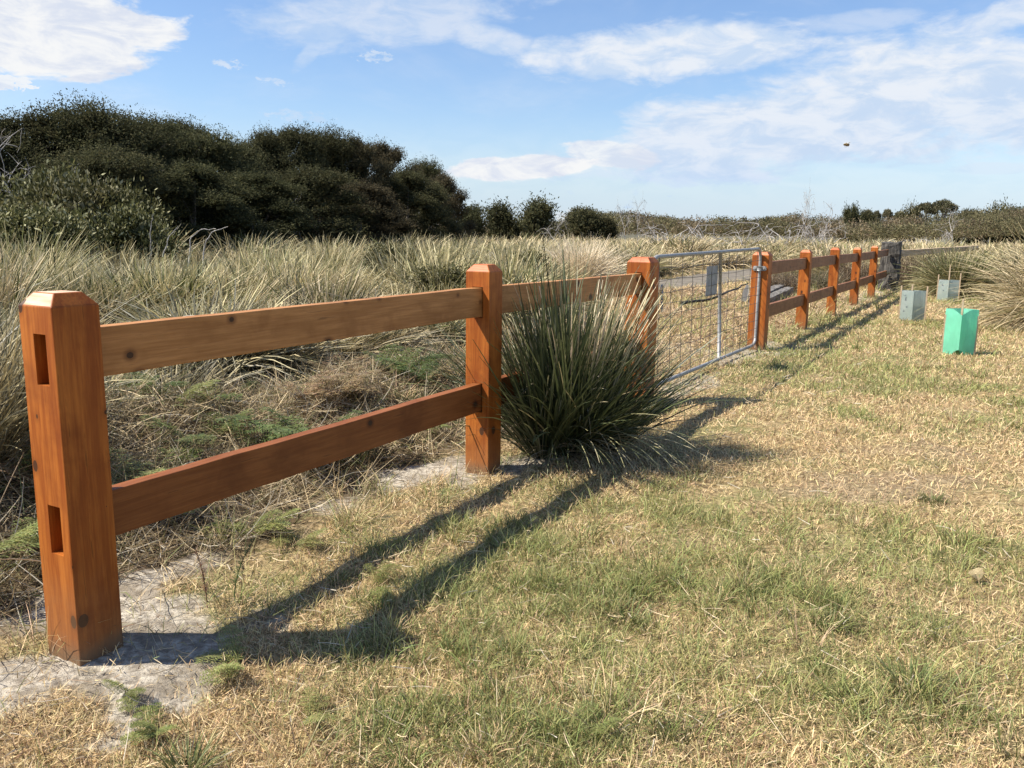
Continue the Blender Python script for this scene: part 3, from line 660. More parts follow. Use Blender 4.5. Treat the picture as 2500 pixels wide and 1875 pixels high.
branch('fallen_branch', [(3.3, 16.7, .12), (4.1, 17.6, .18), (4.9, 18.7, .34), (5.3, 19.4, .36)], .032, .012, M_CHAR, 'charred black branch lying in the dry grass behind the gate')

# ------------------------------------------------------------------ tree guards
def guard(name, c, wdt, dep, h, mat, rz, label, stakes, notch=0, lean_=0., tilt=.0):
    g = empty(name, (*c, float(gz(*c))), rz); g.rotation_euler = (tilt, lean_, rz); tag(g, label, 'tree guard', 'plastic tree guards on the lawn')
    cs = [(-wdt, 0), (0, -dep), (wdt, 0), (0, dep)]; bm = bmesh.new(); N = 7; M_ = 8; grid = {}
    per = []
    for k in range(4):
        a, c_ = cs[k], cs[(k+1) % 4]
        for j in range(N): per.append((a[0]+(c_[0]-a[0])*j/N, a[1]+(c_[1]-a[1])*j/N, k+j/N))
    vs = []
    r = rng(int(wdt*1000))
    for i in range(M_+1):
        row = []
        for (x, y, q) in per:
            t_ = i/M_; lo = 0.0; hi = h
            dq = abs(q-1.0)
            if notch: hi = h-(.07*max(0, 1-dq/.55)); lo = .075*max(0, 1-(dq/.42)**2)
            z = lo+(hi-lo)*t_; bow = 1+.03*math.sin(t_*3.1)+.012*math.sin(q*6.28*2+t_*4)
            row.append(bm.verts.new((x*bow, y*bow, z)))
        vs.append(row)
    P = len(per)
    for i in range(M_):
        for j in range(P): bm.faces.new((vs[i][j], vs[i][(j+1) % P], vs[i+1][(j+1) % P], vs[i+1][j]))
    bmesh.ops.solidify(bm, geom=bm.faces[:], thickness=.003)
    me = bpy.data.meshes.new('sleeve'); bm.to_mesh(me); bm.free(); link('sleeve', me, mat, g)
    for (x, y, hh) in stakes:
        o = simple_box('stake', (-.013, -.010, -.05), (.013, .010, hh), M_STAKE, g, .002); o.location = (x, y, 0)
    return g
guard('tree_guard', (5.66, 10.72), .185, .15, .58, M_MINT, -.47, 'mint green plastic tree guard with a wooden stake on the lawn', [(0, .145, .70), (-.18, .0, .50), (.18, 0, .50)], 1)
guard('tree_guard', (7.06, 15.05), .205, .12, .54, M_CLEAR, -.42, 'cloudy grey plastic tree guard on the open lawn, left of the green one', [(-.205, -.0, .62), (-.03, .11, .64), (.21, .0, .62)])
guard('tree_guard', (10.15, 19.95), .225, .14, .50, M_CLEAR, -.45, 'small cloudy plastic tree guard half hidden at the foot of the tussocks', [(-.225, 0, .62), (.0, .12, .85), (.23, 0, .66)])

# ------------------------------------------------------------------ tussocks
def tuss(seed, nb, H, spread, w, seg, pal, base_r=.16, droop=1.0, lean_az=None, lean_k=0., dead=.2, tipc=(.66, .55, .31), L0=.66, tw=2.4, core=.7):
    r = rng(seed); A = Acc()
    a = r.random(nb)*6.283; q = base_r*np.sqrt(r.random(nb)); bx, by = q*np.cos(a), q*np.sin(a)
    az = a+r.normal(size=nb)*.75
    if lean_az is not None:
        vx = np.cos(az)+lean_k*math.cos(lean_az); vy = np.sin(az)+lean_k*math.sin(lean_az); az = np.arctan2(vy, vx)
    u = r.random(nb)**.8
    th0 = .03+u*spread*.75; bend = droop*(.15+u*.9+r.random(nb)*.45)
    L = H*(L0-.10+.58*r.random(nb))*(1+.18*u)
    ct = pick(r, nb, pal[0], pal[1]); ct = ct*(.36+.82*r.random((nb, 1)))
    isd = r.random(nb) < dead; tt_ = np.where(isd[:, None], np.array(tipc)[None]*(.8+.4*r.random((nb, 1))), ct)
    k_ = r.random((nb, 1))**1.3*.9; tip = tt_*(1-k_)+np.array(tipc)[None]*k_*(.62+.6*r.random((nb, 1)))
    cb = tt_*.42*np.array([1.05, .95, .8])  # brown leaf sheaths, darkened further to paint in the shaded gaps
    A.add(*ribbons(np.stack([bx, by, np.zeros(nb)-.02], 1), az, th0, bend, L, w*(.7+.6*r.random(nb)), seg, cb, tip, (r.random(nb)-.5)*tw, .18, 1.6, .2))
    if core:      # short and broken blades crossing one another inside the clump
        m = int(nb*core); a = r.random(m)*6.283; hz = r.random(m)*.62*H; q = (base_r+.42*hz*spread/H**.5)*np.sqrt(r.random(m))
        c = pick(r, m, pal[0], pal[1])*(.35+.75*r.random((m, 1))); sw = r.random(m) < dead+.12; c[sw] = np.array(tipc)[None]*(.7+.5*r.random((int(sw.sum()), 1)))
        A.add(*ribbons(np.stack([q*np.cos(a), q*np.sin(a), hz], 1), a+r.normal(size=m)*1.1, .1+r.random(m)*1.15, (r.random(m)-.3)*1.3, H*(.22+.30*r.random(m)), w*(.6+.6*r.random(m)), 3, c*.6, c, (r.random(m)-.5)*tw, .2, 1.2))
    return A
GREENP = ([(.13, .15, .045), (.21, .23, .075), (.38, .37, .16), (.065, .075, .028)], [3, 4, 3, 2])
PALEP = ([(.54, .44, .22), (.42, .37, .16), (.28, .29, .10), (.60, .52, .32)], [4, 3, 2, 2])
MIXP = ([(.20, .21, .075), (.42, .38, .18), (.11, .125, .045), (.58, .51, .31)], [3, 3, 2, 2])
GREYP = ([(.46, .42, .30), (.30, .27, .17), (.14, .13, .07), (.64, .59, .46)], [3, 3, 2, 2])
specs = [(1, MIXP, 1.22, 1.0, 1.0), (2, GREENP, 1.15, 1.1, 1.0), (3, PALEP, 1.18, 1.05, 1.1), (4, GREENP, 1.26, .85, .8), (5, GREYP, 1.08, 1.2, 1.3), (6, GREENP, 1.25, .8, .9), (7, PALEP, 1.1, .95, 1.2), (8, GREENP, .85, 1.5, 1.2), (9, MIXP, .9, 1.45, 1.3), (10, GREYP, .95, 1.7, 1.6)]
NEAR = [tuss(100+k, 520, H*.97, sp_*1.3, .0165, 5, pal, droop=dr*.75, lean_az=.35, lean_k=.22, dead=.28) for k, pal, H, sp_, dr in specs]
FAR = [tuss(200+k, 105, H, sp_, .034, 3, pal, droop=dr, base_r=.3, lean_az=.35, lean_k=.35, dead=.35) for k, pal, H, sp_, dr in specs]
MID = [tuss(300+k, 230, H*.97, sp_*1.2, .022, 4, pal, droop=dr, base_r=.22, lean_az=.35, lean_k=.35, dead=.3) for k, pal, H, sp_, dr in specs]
def in_field(x, y):
    s, n = fs(x, y); nb_ = -2.55-np.clip(s-3.0, 0, 99)*.20
    left = (n < nb_) & (s < 27); farr = (s >= 26) & (n < 2.5); right = (n > -.5) & (s > 26.0)
    leftnear = (s < -.6) & (n < -1.2)
    ok = left | farr | right | leftnear
    return ok & (pathdist(x, y) > .75)
r = rng(55); pts = []
yy = 2.0
d = 2.6
while d < 105:
    step = .76*(1+max(0, d-16)*.028); nA_ = int(1.36*d/step)
    for k in range(nA_):
        a = -.68+1.36*(k+r.random())/nA_; dd = d+(r.random()-.5)*step*1.1
        pts.append((dd*math.sin(a), dd*math.cos(a), dd))
    d += step*.9
pts = np.array(pts); k = in_field(pts[:, 0], pts[:, 1]); pts = pts[k]
# leave room for the named tussocks
for (cx, cy, rr) in [(1.62, 20.6, 1.35), (1.5, 19.3, .8), (11.5, 22.3, 1.2), (ox, oy, 1.0)]: pts = pts[np.hypot(pts[:, 0]-cx, pts[:, 1]-cy) > rr]
pts = pts[np.argsort(pts[:, 2])]
def hgt(x, y): return .60+.42*sst(fbm(x, y, .55, 177, 2), .30, .68)
def zone(x, y):
    q = fbm(x, y, .16, 77, 3); q2 = fbm(x, y, .5, 78, 2); return q*.65+q2*.35
nearM = [a.mesh('grass_tussock') for a in NEAR]
for m_ in nearM: m_.materials.append(M_TUSS)
NI = 260
HF = None
TL = 'grass tussock with straw tipped blades in the wild field behind the fence'
def choose(r, x, y):
    z_ = zone(x, y)
    if z_ < .46: return int(r.choice([1, 5, 7, 3]))
    if z_ > .55: return int(r.choice([2, 6, 4, 0, 8]))
    return int(r.choice([0, 3, 1, 7, 4, 8]))
for i in range(min(NI, len(pts))):
    x, y, dd = pts[i]; v = choose(r, x, y)
    if dd < 10.5 and r.random() < .55: v = 9 if r.random() < .7 else 4
    o = bpy.data.objects.new('grass_tussock', nearM[v]); COL.objects.link(o)
    sc = float(hgt(x, y))*(.80+.40*r.random())*(.92 if dd < 16 else 1.04); s_, n_ = fs(x, y)
    if s_ < 6 and n_ > -4.8: sc *= .80
    if dd < 6: sc *= .85
    o.location = (x, y, float(gz(x, y))); o.rotation_euler = ((r.random()-.5)*.12, (r.random()-.5)*.12, (r.random()-.5)*1.6); wx = .5+.5*sc; o.scale = (wx*(.85+.4*r.random()), wx*(.85+.4*r.random()), sc)
    tag(o, TL, 'tussock', 'tussocks of the wild field')
def scatter(src, P, r, name, mat, label, cat, hk=1.0):
    arrs = [a.arr() for a in src]; Vs, Qs, Cs = [], [], []; off = 0
    for (x, y, dd) in P:
        V, Q, C = arrs[choose(r, x, y)]; a = (r.random()-.5)*1.6; sc = float(hgt(x, y))*(.85+.34*r.random())*1.04; sx = sc*(1+.4*r.random())*(1+max(0, dd-30)*.012)
        c, s_ = math.cos(a), math.sin(a); X = (V[:, 0]*c-V[:, 1]*s_)*sx+x; Y = (V[:, 0]*s_+V[:, 1]*c)*sx+y; Z = V[:, 2]*sc*hk+float(gz(x, y))*(1 if dd < 60 else 0)
        Vs.append(np.stack([X, Y, Z], 1).astype(np.float32)); Qs.append(Q+off); Cs.append(C*(.85+.3*r.random())); off += len(V)
    return tag(link(name, mkmesh(name, np.vstack(Vs), np.vstack(Qs), np.vstack(Cs)), mat), label, cat, kind='stuff')
rest = pts[NI:]
mid = rest[rest[:, 2] < 32]; fa = rest[rest[:, 2] >= 32]
print('tussocks', len(pts), len(mid), len(fa))
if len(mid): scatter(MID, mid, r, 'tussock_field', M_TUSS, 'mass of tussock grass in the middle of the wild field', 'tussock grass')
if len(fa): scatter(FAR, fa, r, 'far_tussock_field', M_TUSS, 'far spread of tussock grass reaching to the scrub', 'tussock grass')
# named tussocks
def one(name, A, loc, label, rz=0, sc=1., mat=M_TUSS):
    o = link(name, A.mesh(name), mat); o.location = (*loc, float(gz(*loc))-.01); o.rotation_euler = (0, 0, rz); o.scale = (sc,)*3; return tag(o, label, 'tussock')
one('grass_tussock', tuss(401, 1500, 1.36, 1.0, .012, 5, ([(.62, .54, .36), (.52, .44, .27), (.40, .36, .2)], [4, 3, 1]), .25, .9, dead=.75, tipc=(.84, .72, .52)), (1.62, 20.6), 'pale straw coloured tussock standing above the field, left of the gate', sc=1.06)
one('grass_tussock', tuss(402, 1500, 1.35, 1.25, .016, 6, ([(.22, .25, .08), (.36, .36, .14), (.14, .16, .05)], [3, 3, 2]), .28, 1.15, dead=.25), (11.2, 21.6), 'green fan shaped tussock behind the small cloudy tree guard')
def bigright():
    A = Acc(); r = rng(403)
    for (cx, cy, nb) in [(0, 0, 1500), (.75, -.35, 900), (.5, .8, 900), (-.35, .45, 500)]:
        a = tuss(r.integers(9999), nb, 1.62, 1.35, .013, 7, ([(.60, .50, .22), (.36, .35, .13), (.20, .22, .07), (.70, .60, .34)], [3, 3, 3, 2]), .32, 1.6, lean_az=3.1, lean_k=.40, dead=.4, tipc=(.82, .70, .42), L0=.75)
        V, Q, C = a.arr(); A.add(V+np.array([cx, cy, 0]), Q, C)
    return A
one('grass_tussock', bigright(), (9.25, 13.6), 'huge golden arching tussock at the right edge beside the green tree guard', sc=1.02)
def lomandra():
    A = Acc(); r = rng(404)
    for (cx, cy, nb, laz, lk, H) in [(-.02, 0, 800, .3, .08, 1.10), (.16, .05, 850, .1, .15, 1.10), (.32, .08, 380, -.2, .35, .90)]:
        a = r.random(nb)*6.283; q = .11*np.sqrt(r.random(nb)); bx, by = cx+q*np.cos(a), cy+q*np.sin(a)
        az = np.arctan2(np.sin(a)+lk*math.sin(laz), np.cos(a)+lk*math.cos(laz))+r.normal(size=nb)*.3
        u = r.random(nb)**.95; th0 = .02+u*.78; bend = .05+u*.75*r.random(nb)**1.5+.20*r.random(nb)
        L = H*(.62+.50*r.random(nb))*(1+.16*np.sin(az*3+cx*9)+.10*np.sin(az*7+2))*np.where(np.cos(az)*np.sin(th0) > .35, .86, 1)
        c = pick(r, nb, [(.050, .064, .024), (.080, .096, .036), (.14, .15, .065), (.035, .044, .018), (.40, .34, .18)], [4, 4, 2.2, 2.4, .45])*(.8+.4*r.random((nb, 1)))
        A.add(*ribbons(np.stack([bx, by, np.zeros(nb)-.02], 1), az, th0, bend, L,   .0122*(.7+.6*r.random(nb)), 7, c*.8, np.clip(c*1.25+.01, 0, .7), (r.random(nb)-.5)*1.6, .25, 1.3, .15))
    # seed heads and straw tips standing up
    nb = 210; a = r.random(nb)*6.283; q = .2*np.sqrt(r.random(nb)); c = var(r, nb, (.66, .56, .36), .25)
    A.add(*ribbons(np.stack([.15+q*np.cos(a)*1.6, .05+q*np.sin(a), np.zeros(nb)+.3], 1), a, r.random(nb)*.5, .1+r.random(nb)*.3, .60+.34*r.random(nb), np.full(nb, .010), 6, c*.5, c, (r.random(nb)-.5)*1.5, .3))
    nb = 90; a = r.random(nb)*6.283; c = pick(r, nb, [(.30, .24, .14), (.40, .35, .22)], [1, 1])
    A.add(*ribbons(np.stack([.15+.2*(r.random(nb)-.5), .0*a, .1+.4*r.random(nb)], 1), a, .2+r.random(nb)*.9, .6+r.random(nb)*1.6, .4+.4*r.random(nb), np.full(nb, .009), 8, c*.7, c, (r.random(nb)-.5)*2.5, .2))
    # long arching lower blades
    nb = 110; a = -1.2+r.random(nb)*3.2-.5; c = pick(r, nb, [(.12, .13, .06), (.30, .28, .14), (.36, .32, .20)], [3, 2, 1])
    A.add(*ribbons(np.stack([.15+.35*(r.random(nb)-.5), .0*a, np.zeros(nb)+.05], 1), a, .7+r.random(nb)*.4, .7+r.random(nb)*1.1, .55+.45*r.random(nb), np.full(nb, .0085), 9, c*.8, c*1.2, (r.random(nb)-.5)*1.4, .2))
    # dead straw skirt at the base
    nb = 420; a = r.random(nb)*6.283; c = pick(r, nb, [(.38, .30, .19), (.24, .18, .11), (.46, .40, .30)], [3, 3, 1])
    A.add(*ribbons(np.stack([.18+.42*(r.random(nb)-.5)+.1*np.cos(a), .1*np.sin(a), np.zeros(nb)+.03], 1), a, .3+r.random(nb)*1.2, .4+r.random(nb)*1.2, .15+.35*r.random(nb), np.full(nb, .004), 5, c*.8, c, (r.random(nb)-.5)*3, .3))
    return A
lom = one('strap_leaf_tussock', lomandra(), (.25, 5.45), 'big dark green strap leaved tussock growing against the fence between two posts', mat=M_STRAP); lom.scale = (1.0, 1.0, 1.0)
# left edge tussock behind the end post
one('grass_tussock', tuss(405, 700, 1.0, .8, .008, 6, GREYP, .2, .8, dead=.5), (-2.75, 4.1), 'half dead straw tussock at the left edge behind the end post')
one('grass_tussock', tuss(406, 500, .8, .9, .008, 6, GREENP, .2, .9, dead=.2), (-3.1, 4.9), 'greener tussock at the left edge, just behind the half dead one')

# ------------------------------------------------------------------ ferns and weeds
def frond(A, r, base, az, th0, L, col, npin=13, droop=.8):
    t_ = np.linspace(0, 1, npin+3); th = th0+droop*t_
    P = [np.array(base, float)]
    for k in range(len(t_)-1):
        P.append(P[-1]+L/(len(t_)-1)*np.array([math.sin(th[k])*math.cos(az), math.sin(th[k])*math.sin(az), math.cos(th[k])]))
    P = np.array(P); A.add(*tube(P, np.linspace(.0035, .001, len(P)), 4, np.array(col)*1.3))
    B, AZ, TH, LL, CC = [], [], [], [], []
    for k in range(3, len(P)):
        f = (k-2)/(npin); pl_ = L*.42*math.sin(math.pi*min(1, (.22+.78*(1-f))))**.8*(1-f*.55)+.012
        for sd in (-1, 1):
            d_ = np.array([math.cos(az+sd*1.15), math.sin(az+sd*1.15), -.15+r.normal()*.12]); d_ /= np.linalg.norm(d_)
            m_ = max(4, int(pl_/.014))
            for j in range(m_):
                q = P[k]+d_*pl_*(j+.5)/m_; ll = (.028*(1-j/m_*.75)+.004)*L/.35
                for s2 in (-1, 1):
                    B.append(q); aa = math.atan2(d_[1], d_[0])+s2*1.1; AZ.append(aa); TH.append(1.45+r.normal()*.18); LL.append(ll*1.25)
    n = len(B); c = var(r, n, col, .25, .1)
    A.add(*ribbons(np.array(B), np.array(AZ), np.array(TH), np.zeros(n)+.2, np.array(LL), np.full(n, .009*L/.35), 1, c, c, r.normal(size=n)*.25, .3))
def fern_mesh(seed, n, L, col):
    r = rng(seed); A = Acc()
    for k in range(n):
        az_ = r.random()*6.283; frond(A, r, (r.normal()*.02, r.normal()*.02, 0), az_, .35+.7*r.random(), L*(.7+.5*r.random()), np.array(col)*(.8+.4*r.random()), droop=.5+.6*r.random())
    me = A.mesh('fern'); me.materials.append(M_FERN); return me
FM = [fern_mesh(500, 4, .30, (.19, .21, .065)), fern_mesh(501, 5, .26, (.25, .26, .09)), fern_mesh(502, 3, .34, (.19, .21, .07)), fern_mesh(503, 6, .38, (.13, .165, .05)), fern_mesh(504, 5, .32, (.32, .24, .13))]
def fern(v, x, y, label, sc=1., grp=None, dz=0):
    r_ = rng(int(x*1000+y*77) & 0xffff); o = bpy.data.objects.new('fern', FM[v]); COL.objects.link(o); o.location = (x, y, float(gz(x, y))+dz); o.rotation_euler = (0, 0, r_.random()*6.28); o.scale = (sc,)*3
    return tag(o, label, 'fern', grp)
FG = 'bracken ferns growing about the fence'
fern(0, -1.22, 3.92, 'bright green fern under the lower rail, nearest to the end post', .75, FG)
fern(1, -.98, 3.80, 'pale green fern frond spray on the sand where the rail shadow begins', .62, FG)
fern(1, -.92, 2.68, 'green fern tuft at the edge of the end post shadow', .6, FG)
fern(0, -1.05, 2.30, 'small olive fern on the straw left of the shadow, near the bottom edge', .42, FG)
fern(2, -1.20, 2.50, 'low olive fern on the sand in front of the end post', .32, FG)
fern(1, -.62, 2.40, 'fern sprig in the lawn at the bottom, right of the olive one', .4, FG)
fern(2, .22, 2.28, 'feathery green fern standing in the lawn at the bottom centre', .42, FG)
fern(0, -.55, 3.35, 'fern lying in the gap between the two rail shadows', .42, FG)
r = rng(66)
for k in range(34):
    s = r.random()*5.2-.5; n = -.55-r.random()*2.1; x, y = fw(s, n); v = int(r.choice([3, 3, 0, 2, 1, 4, 4]))
    lb = 'dead brown bracken in the litter behind the near fence' if v == 4 else 'green bracken in the litter behind the near fence'
    fern(v, x, y, lb, .75+.5*r.random(), 'dead bracken behind the fence' if v == 4 else 'green bracken behind the fence', .05)
def weed_mesh(seed, nb, rad, L, col):
    r = rng(seed); a = r.random(nb)*6.283; q = rad*np.sqrt(r.random(nb)); c = var(r, nb, col, .3, .1)
    A = Acc(); A.add(*ribbons(np.stack([q*np.cos(a), q*np.sin(a), np.zeros(nb)], 1), a, .2+r.random(nb)*.9, .2+r.random(nb)*.9, L*(.5+.7*r.random(nb)), np.full(nb, .0038), 4, c*.7, c, (r.random(nb)-.5)*1.4))
    me = A.mesh('grass_clump'); me.materials.append(M_FERN); return me
for k, (x, y, L, rr, lb) in enumerate([(1.20, 2.97, .10, .05, 'dark green grass clump in the dry lawn at the lower right'), (1.30, 2.55, .11, .06, 'dark green grass clump at the lower right, nearest the bottom edge'),
                           (.98, 3.30, .085, .05, 'green grass clump in the lawn, the upper one at the lower right'), (2.35, 4.55, .08, .05, 'small green weed in the tan patch of lawn on the right'),
                           (-.88, 2.12, .12, .035, 'upright green weed stalk in the straw at the bottom left'), (1.9, 2.42, .08, .06, 'green grass clump near the bottom right corner'), (.45, 3.05, .09, .06, 'lush grass clump in the centre of the lower lawn')]):
    tag(link('grass_clump', weed_mesh(600+k, 150, rr*1.25, L*.95, (.20, .22, .075)), None, None, (x, y, float(gz(x, y)))), lb, 'grass clump', 'green clumps in the lawn')
# feathery stalks on the sand by the end post
def stalk(seed, H, col, az_=0.3):
    r = rng(seed); A = Acc(); P = np.array([(math.cos(az_)*t_*t_*H*.35, math.sin(az_)*t_*t_*H*.3, t_*H) for t_ in np.linspace(0, 1, 8)]); A.add(*tube(P, np.linspace(.003, .0012, 8), 5, col))
    n = 170; t_ = .25+.75*r.random(n); i = np.clip((t_*7).astype(int), 0, 6); B = P[i]+(P[i+1]-P[i])*((t_*7-i)[:, None]); c = var(r, n, col, .3)
    A.add(*ribbons(B, r.random(n)*6.283, .5+r.random(n)*.6, r.random(n)*.8, .015+.045*r.random(n)*(1.2-t_), np.full(n, .0022), 3, c, c)); return A
for k, (x, y, H, c, lb) in enumerate([(-1.10, 3.20, .26, (.10, .14, .05), 'feathery green weed on the sand beside the end post'), (-1.18, 3.12, .22, (.22, .14, .08), 'thin brown twiggy stalk leaning beside the end post')]):
    tag(link('weed_stalk', stalk(700+k, H, c, .3+k*2).mesh('weed_stalk'), M_FERN, None, (x, y, float(gz(x, y)))), lb, 'weed')
# long loose straws and reed stems (each a countable stem)
def stem(x, y, z, az_, th, bend, L, w, c, lb, grp):
    A = Acc(); n = 9; t_ = np.linspace(0, 1, n); P = [np.array([0, 0, 0.])]
    for k in range(n-1): a = th+bend*t_[k]; P.append(P[-1]+L/(n-1)*np.array([math.sin(a)*math.cos(az_), math.sin(a)*math.sin(az_), math.cos(a)]))
    A.add(*tube(P, np.linspace(w, w*.5, n), 5, c)); return tag(link('dry_stem', A.mesh('dry_stem'), M_LITTER, None, (x, y, z), smooth=True), lb, 'stem', grp)
r = rng(77)
for k in range(26):
    s = r.random()*5.0-.3; n = -.25-r.random()*1.6; x, y = fw(s, n)
    stem(x, y, float(gz(x, y))+.03, r.random()*6.28, .1+r.random()*1.3, (r.random()-.4)*1.3, .18+.35*r.random(), .0032, tuple(np.array([(.62, .52, .36), (.45, .36, .24), (.36, .26, .16)][k % 3])*(.85+.3*r.random())), 'dry straw stem sticking out of the litter behind the near fence', 'loose straw stems behind the fence')
for k in range(9):
    x, y, d_ = wedge(r, 1, 2.4, 9, 1.2, -.25, .5); x, y = float(x[0]), float(y[0])
    stem(x, y, float(gz(x, y))+.03, r.random()*6.28, 1.5, .12, .14+.16*r.random(), .002, (.60, .50, .32), 'long pale straw lying on the lawn', 'long straws on the lawn')
for k, (s, n, az_, L) in enumerate([(1.9, -3.2, .2, 1.3), (2.3, -3.3, .1, 1.5), (1.2, -3.0, .5, 1.2), (3.3, -3.4, 2.2, 1.0)]):
    x, y = fw(s, n); stem(x, y, float(gz(x, y)), az_, .25, 1.75, L, .005, (.60, .56, .47), 'long bleached reed arching out of the tussocks behind the near fence', 'arching bleached reeds')
# dry fallen leaf
bm = bmesh.new(); n = 10; ring = [bm.verts.new((.035*math.cos(a)*(1+.15*math.sin(3*a)), .026*math.sin(a), .012*math.cos(2*a))) for a in np.linspace(0, 2*math.pi, n, endpoint=False)]; c = bm.verts.new((0, 0, -.004))
[bm.faces.new((ring[j], ring[(j+1) % n], c)) for j in range(n)]; bmesh.ops.solidify(bm, geom=bm.faces[:], thickness=.0012)
me = bpy.data.meshes.new('fallen_leaf'); bm.to_mesh(me); bm.free(); lf = link('fallen_leaf', me, plain('dry_leaf', (.66, .54, .30))); lf.location = (1.98, 3.42, float(gz(1.98, 3.42))+.045); lf.rotation_euler = (.5, -.3, .4)
tag(lf, 'round pale fallen leaf on the dry lawn at the right', 'leaf')

# ------------------------------------------------------------------ trees
def leaves(r, C, Nn, size, col, asp=.42, up=.0):
    K = len(C); d1 = r.normal(size=(K, 3)); d1[:, 2] += up; d1 += Nn*.5; d1 /= np.linalg.norm(d1, axis=1)[:, None]
    d2 = np.cross(d1, r.normal(size=(K, 3))); d2 /= np.linalg.norm(d2, axis=1)[:, None]+1e-9
    s = (size*(.6+.8*r.random(K)))[:, None]
    V = np.stack([C, C+d1*s*.5+d2*s*asp*.5, C+d1*s, C+d1*s*.5-d2*s*asp*.5], 1)
    Q = np.arange(K*4).reshape(K, 4); return V.reshape(-1, 3), Q, np.repeat(col, 4, 0)
def crown(seed, H, R, nlob, nleaf, size, pal, z0=.0, top=1.0, lobr=(.30, .5), asp=.42, sprig=60, flat=1.0, up=.5):
    """unit-free crown: lobes spread through an egg-shaped volume, leaves packed in sprays on each lobe"""
    r = rng(seed); A = Acc(); lobes = []
    for k in range(nlob):
        t_ = (k+.5)/nlob; z = z0*H+(H*top-z0*H)*(t_**.85); prof = math.sin(math.pi*(.18+.80*t_)**1.0)**.6 if t_ > .3 else .92
        a = k*2.4+r.random(); rad = R*prof*(.35+.62*r.random()); lr = R*(lobr[0]+(lobr[1]-lobr[0])*r.random())*(1-.25*t_)
        lobes.append((np.array([rad*math.cos(a), rad*math.sin(a), min(z, H-lr*.8)]), lr))
    per = nleaf//nlob
    for c, lr in lobes:
        ns = max(8, per//26); dirs = r.normal(size=(ns, 3)); dirs[:, 2] = np.abs(dirs[:, 2])*.9-.25*r.random(ns); dirs /= np.linalg.norm(dirs, axis=1)[:, None]
        cen = c+dirs*lr*(.65+.5*r.random((ns, 1)))*np.array([1, 1, flat]); m_ = 26
        base = np.repeat(cen, m_, 0); dd = np.repeat(dirs, m_, 0)
        P = base+r.normal(size=base.shape)*size*1.35+dd*(r.random((len(base), 1))*size*2.4)
        P[:, 2] = np.maximum(P[:, 2], .03)
        tone = np.repeat(.72+.56*r.random((ns, 1)), m_, 0); col = pick(r, len(P), pal[0], pal[1])*tone*(.8+.4*r.random((len(P), 1)))
        A.add(*leaves(r, P, dd, np.full(len(P), size), col, asp, up))
        nc = max(20, per//9); dc = r.normal(size=(nc, 3)); dc /= np.linalg.norm(dc, axis=1)[:, None]; P = c+dc*lr*(.2+.55*r.random((nc, 1)))
        P[:, 2] = np.maximum(P[:, 2], .05); A.add(*leaves(r, P, dc, np.full(nc, size*2.6), pick(r, nc, pal[0], pal[1])*.8, .7, 0))
    if sprig:
        tops = sorted(lobes, key=lambda q: -q[0][2])[:max(4, nlob//2)]
        for k in range(sprig):
            c, lr = tops[r.integers(len(tops))]; d_ = r.normal(size=3); d_[2] = abs(d_[2])+.5; d_ /= np.linalg.norm(d_)
            b0 = c+d_*lr*.95; g_ = d_*.5+np.array([0, 0, .6]); Ls = R*(.10+.26*r.random()); q = r.random(16)[:, None]
            P = b0+g_*Ls*q+r.normal(size=(16, 3))*size*.4; A.add(*leaves(r, P, np.tile(g_, (16, 1)), np.full(16, size*.8), pick(r, 16, pal[0], pal[1])*(.8+.4*r.random((16, 1))), asp, up))
    return A, lobes
def trunk(seed, H, R, lobes, r0, n=9, col=(.2, .2, .2)):
    r = rng(seed); A = Acc(); top = np.array([r.normal()*.1*R, r.normal()*.1*R, H*.72])
    P = [np.array([0, 0, -.1]), np.array([r.normal()*.06*R, r.normal()*.06*R, H*.25]), top*.7, top]; P = np.array(P); A.add(*tube(P, [r0, r0*.8, r0*.55, r0*.25], 8, col))
    for k in range(min(n, len(lobes))):
        c, lr = lobes[(k*3) % len(lobes)]; t_ = .15+.5*min(1, c[2]/H)*r.random()+.1; s0 = np.array([0, 0, 0])*1.0+P[0]*(1-t_)+top*t_
        mid_ = (s0+c)/2+np.array([0, 0, -.06*H])*r.random()+r.normal(size=3)*.05*R
        A.add(*tube([s0, mid_, c], [r0*.42, r0*.28, r0*.10], 6, col))
        for j in range(3):
            e = c+r.normal(size=3)*lr*.8; A.add(*tube([mid_*.4+c*.6, (mid_+c+e)/3+r.normal(size=3)*.03, e], [r0*.14, r0*.09, r0*.04], 5, col))
    return A
DARKP = ([(.072, .074, .034), (.092, .088, .042), (.055, .058, .030), (.110, .100, .050)], [4, 3, 3, 1])
OLIVE = ([(.085, .085, .032), (.14, .13, .052), (.055, .058, .024), (.36, .34, .20)], [3, 2.5, 3, 2.2])
BROWNP = ([(.085, .070, .038), (.062, .056, .034), (.11, .090, .05)], [3, 3, 1.5])
def tree_kind(seed, H, R, nlob, nleaf, size, pal, r0=.11, **kw):
    A, lob = crown(seed, H, R, nlob, nleaf, size, pal, **kw); c = A.mesh('crown'); c.materials.append(M_LEAF)
    t_ = trunk(seed+1, H, R, lob, r0).mesh('trunk'); t_.materials.append(M_BARK); return c, t_, H, R
TK = [tree_kind(800, 6, 1.9, 26, 42000, .085, DARKP, lobr=(.20, .46), sprig=150), tree_kind(810, 6, 1.9, 30, 42000, .085, DARKP, lobr=(.18, .52), sprig=170), tree_kind(820, 6, 1.9, 26, 40000, .085, BROWNP, lobr=(.18, .46), sprig=130), tree_kind(830, 6, 1.9, 30, 42000, .08, DARKP, lobr=(.16, .40), sprig=190)]
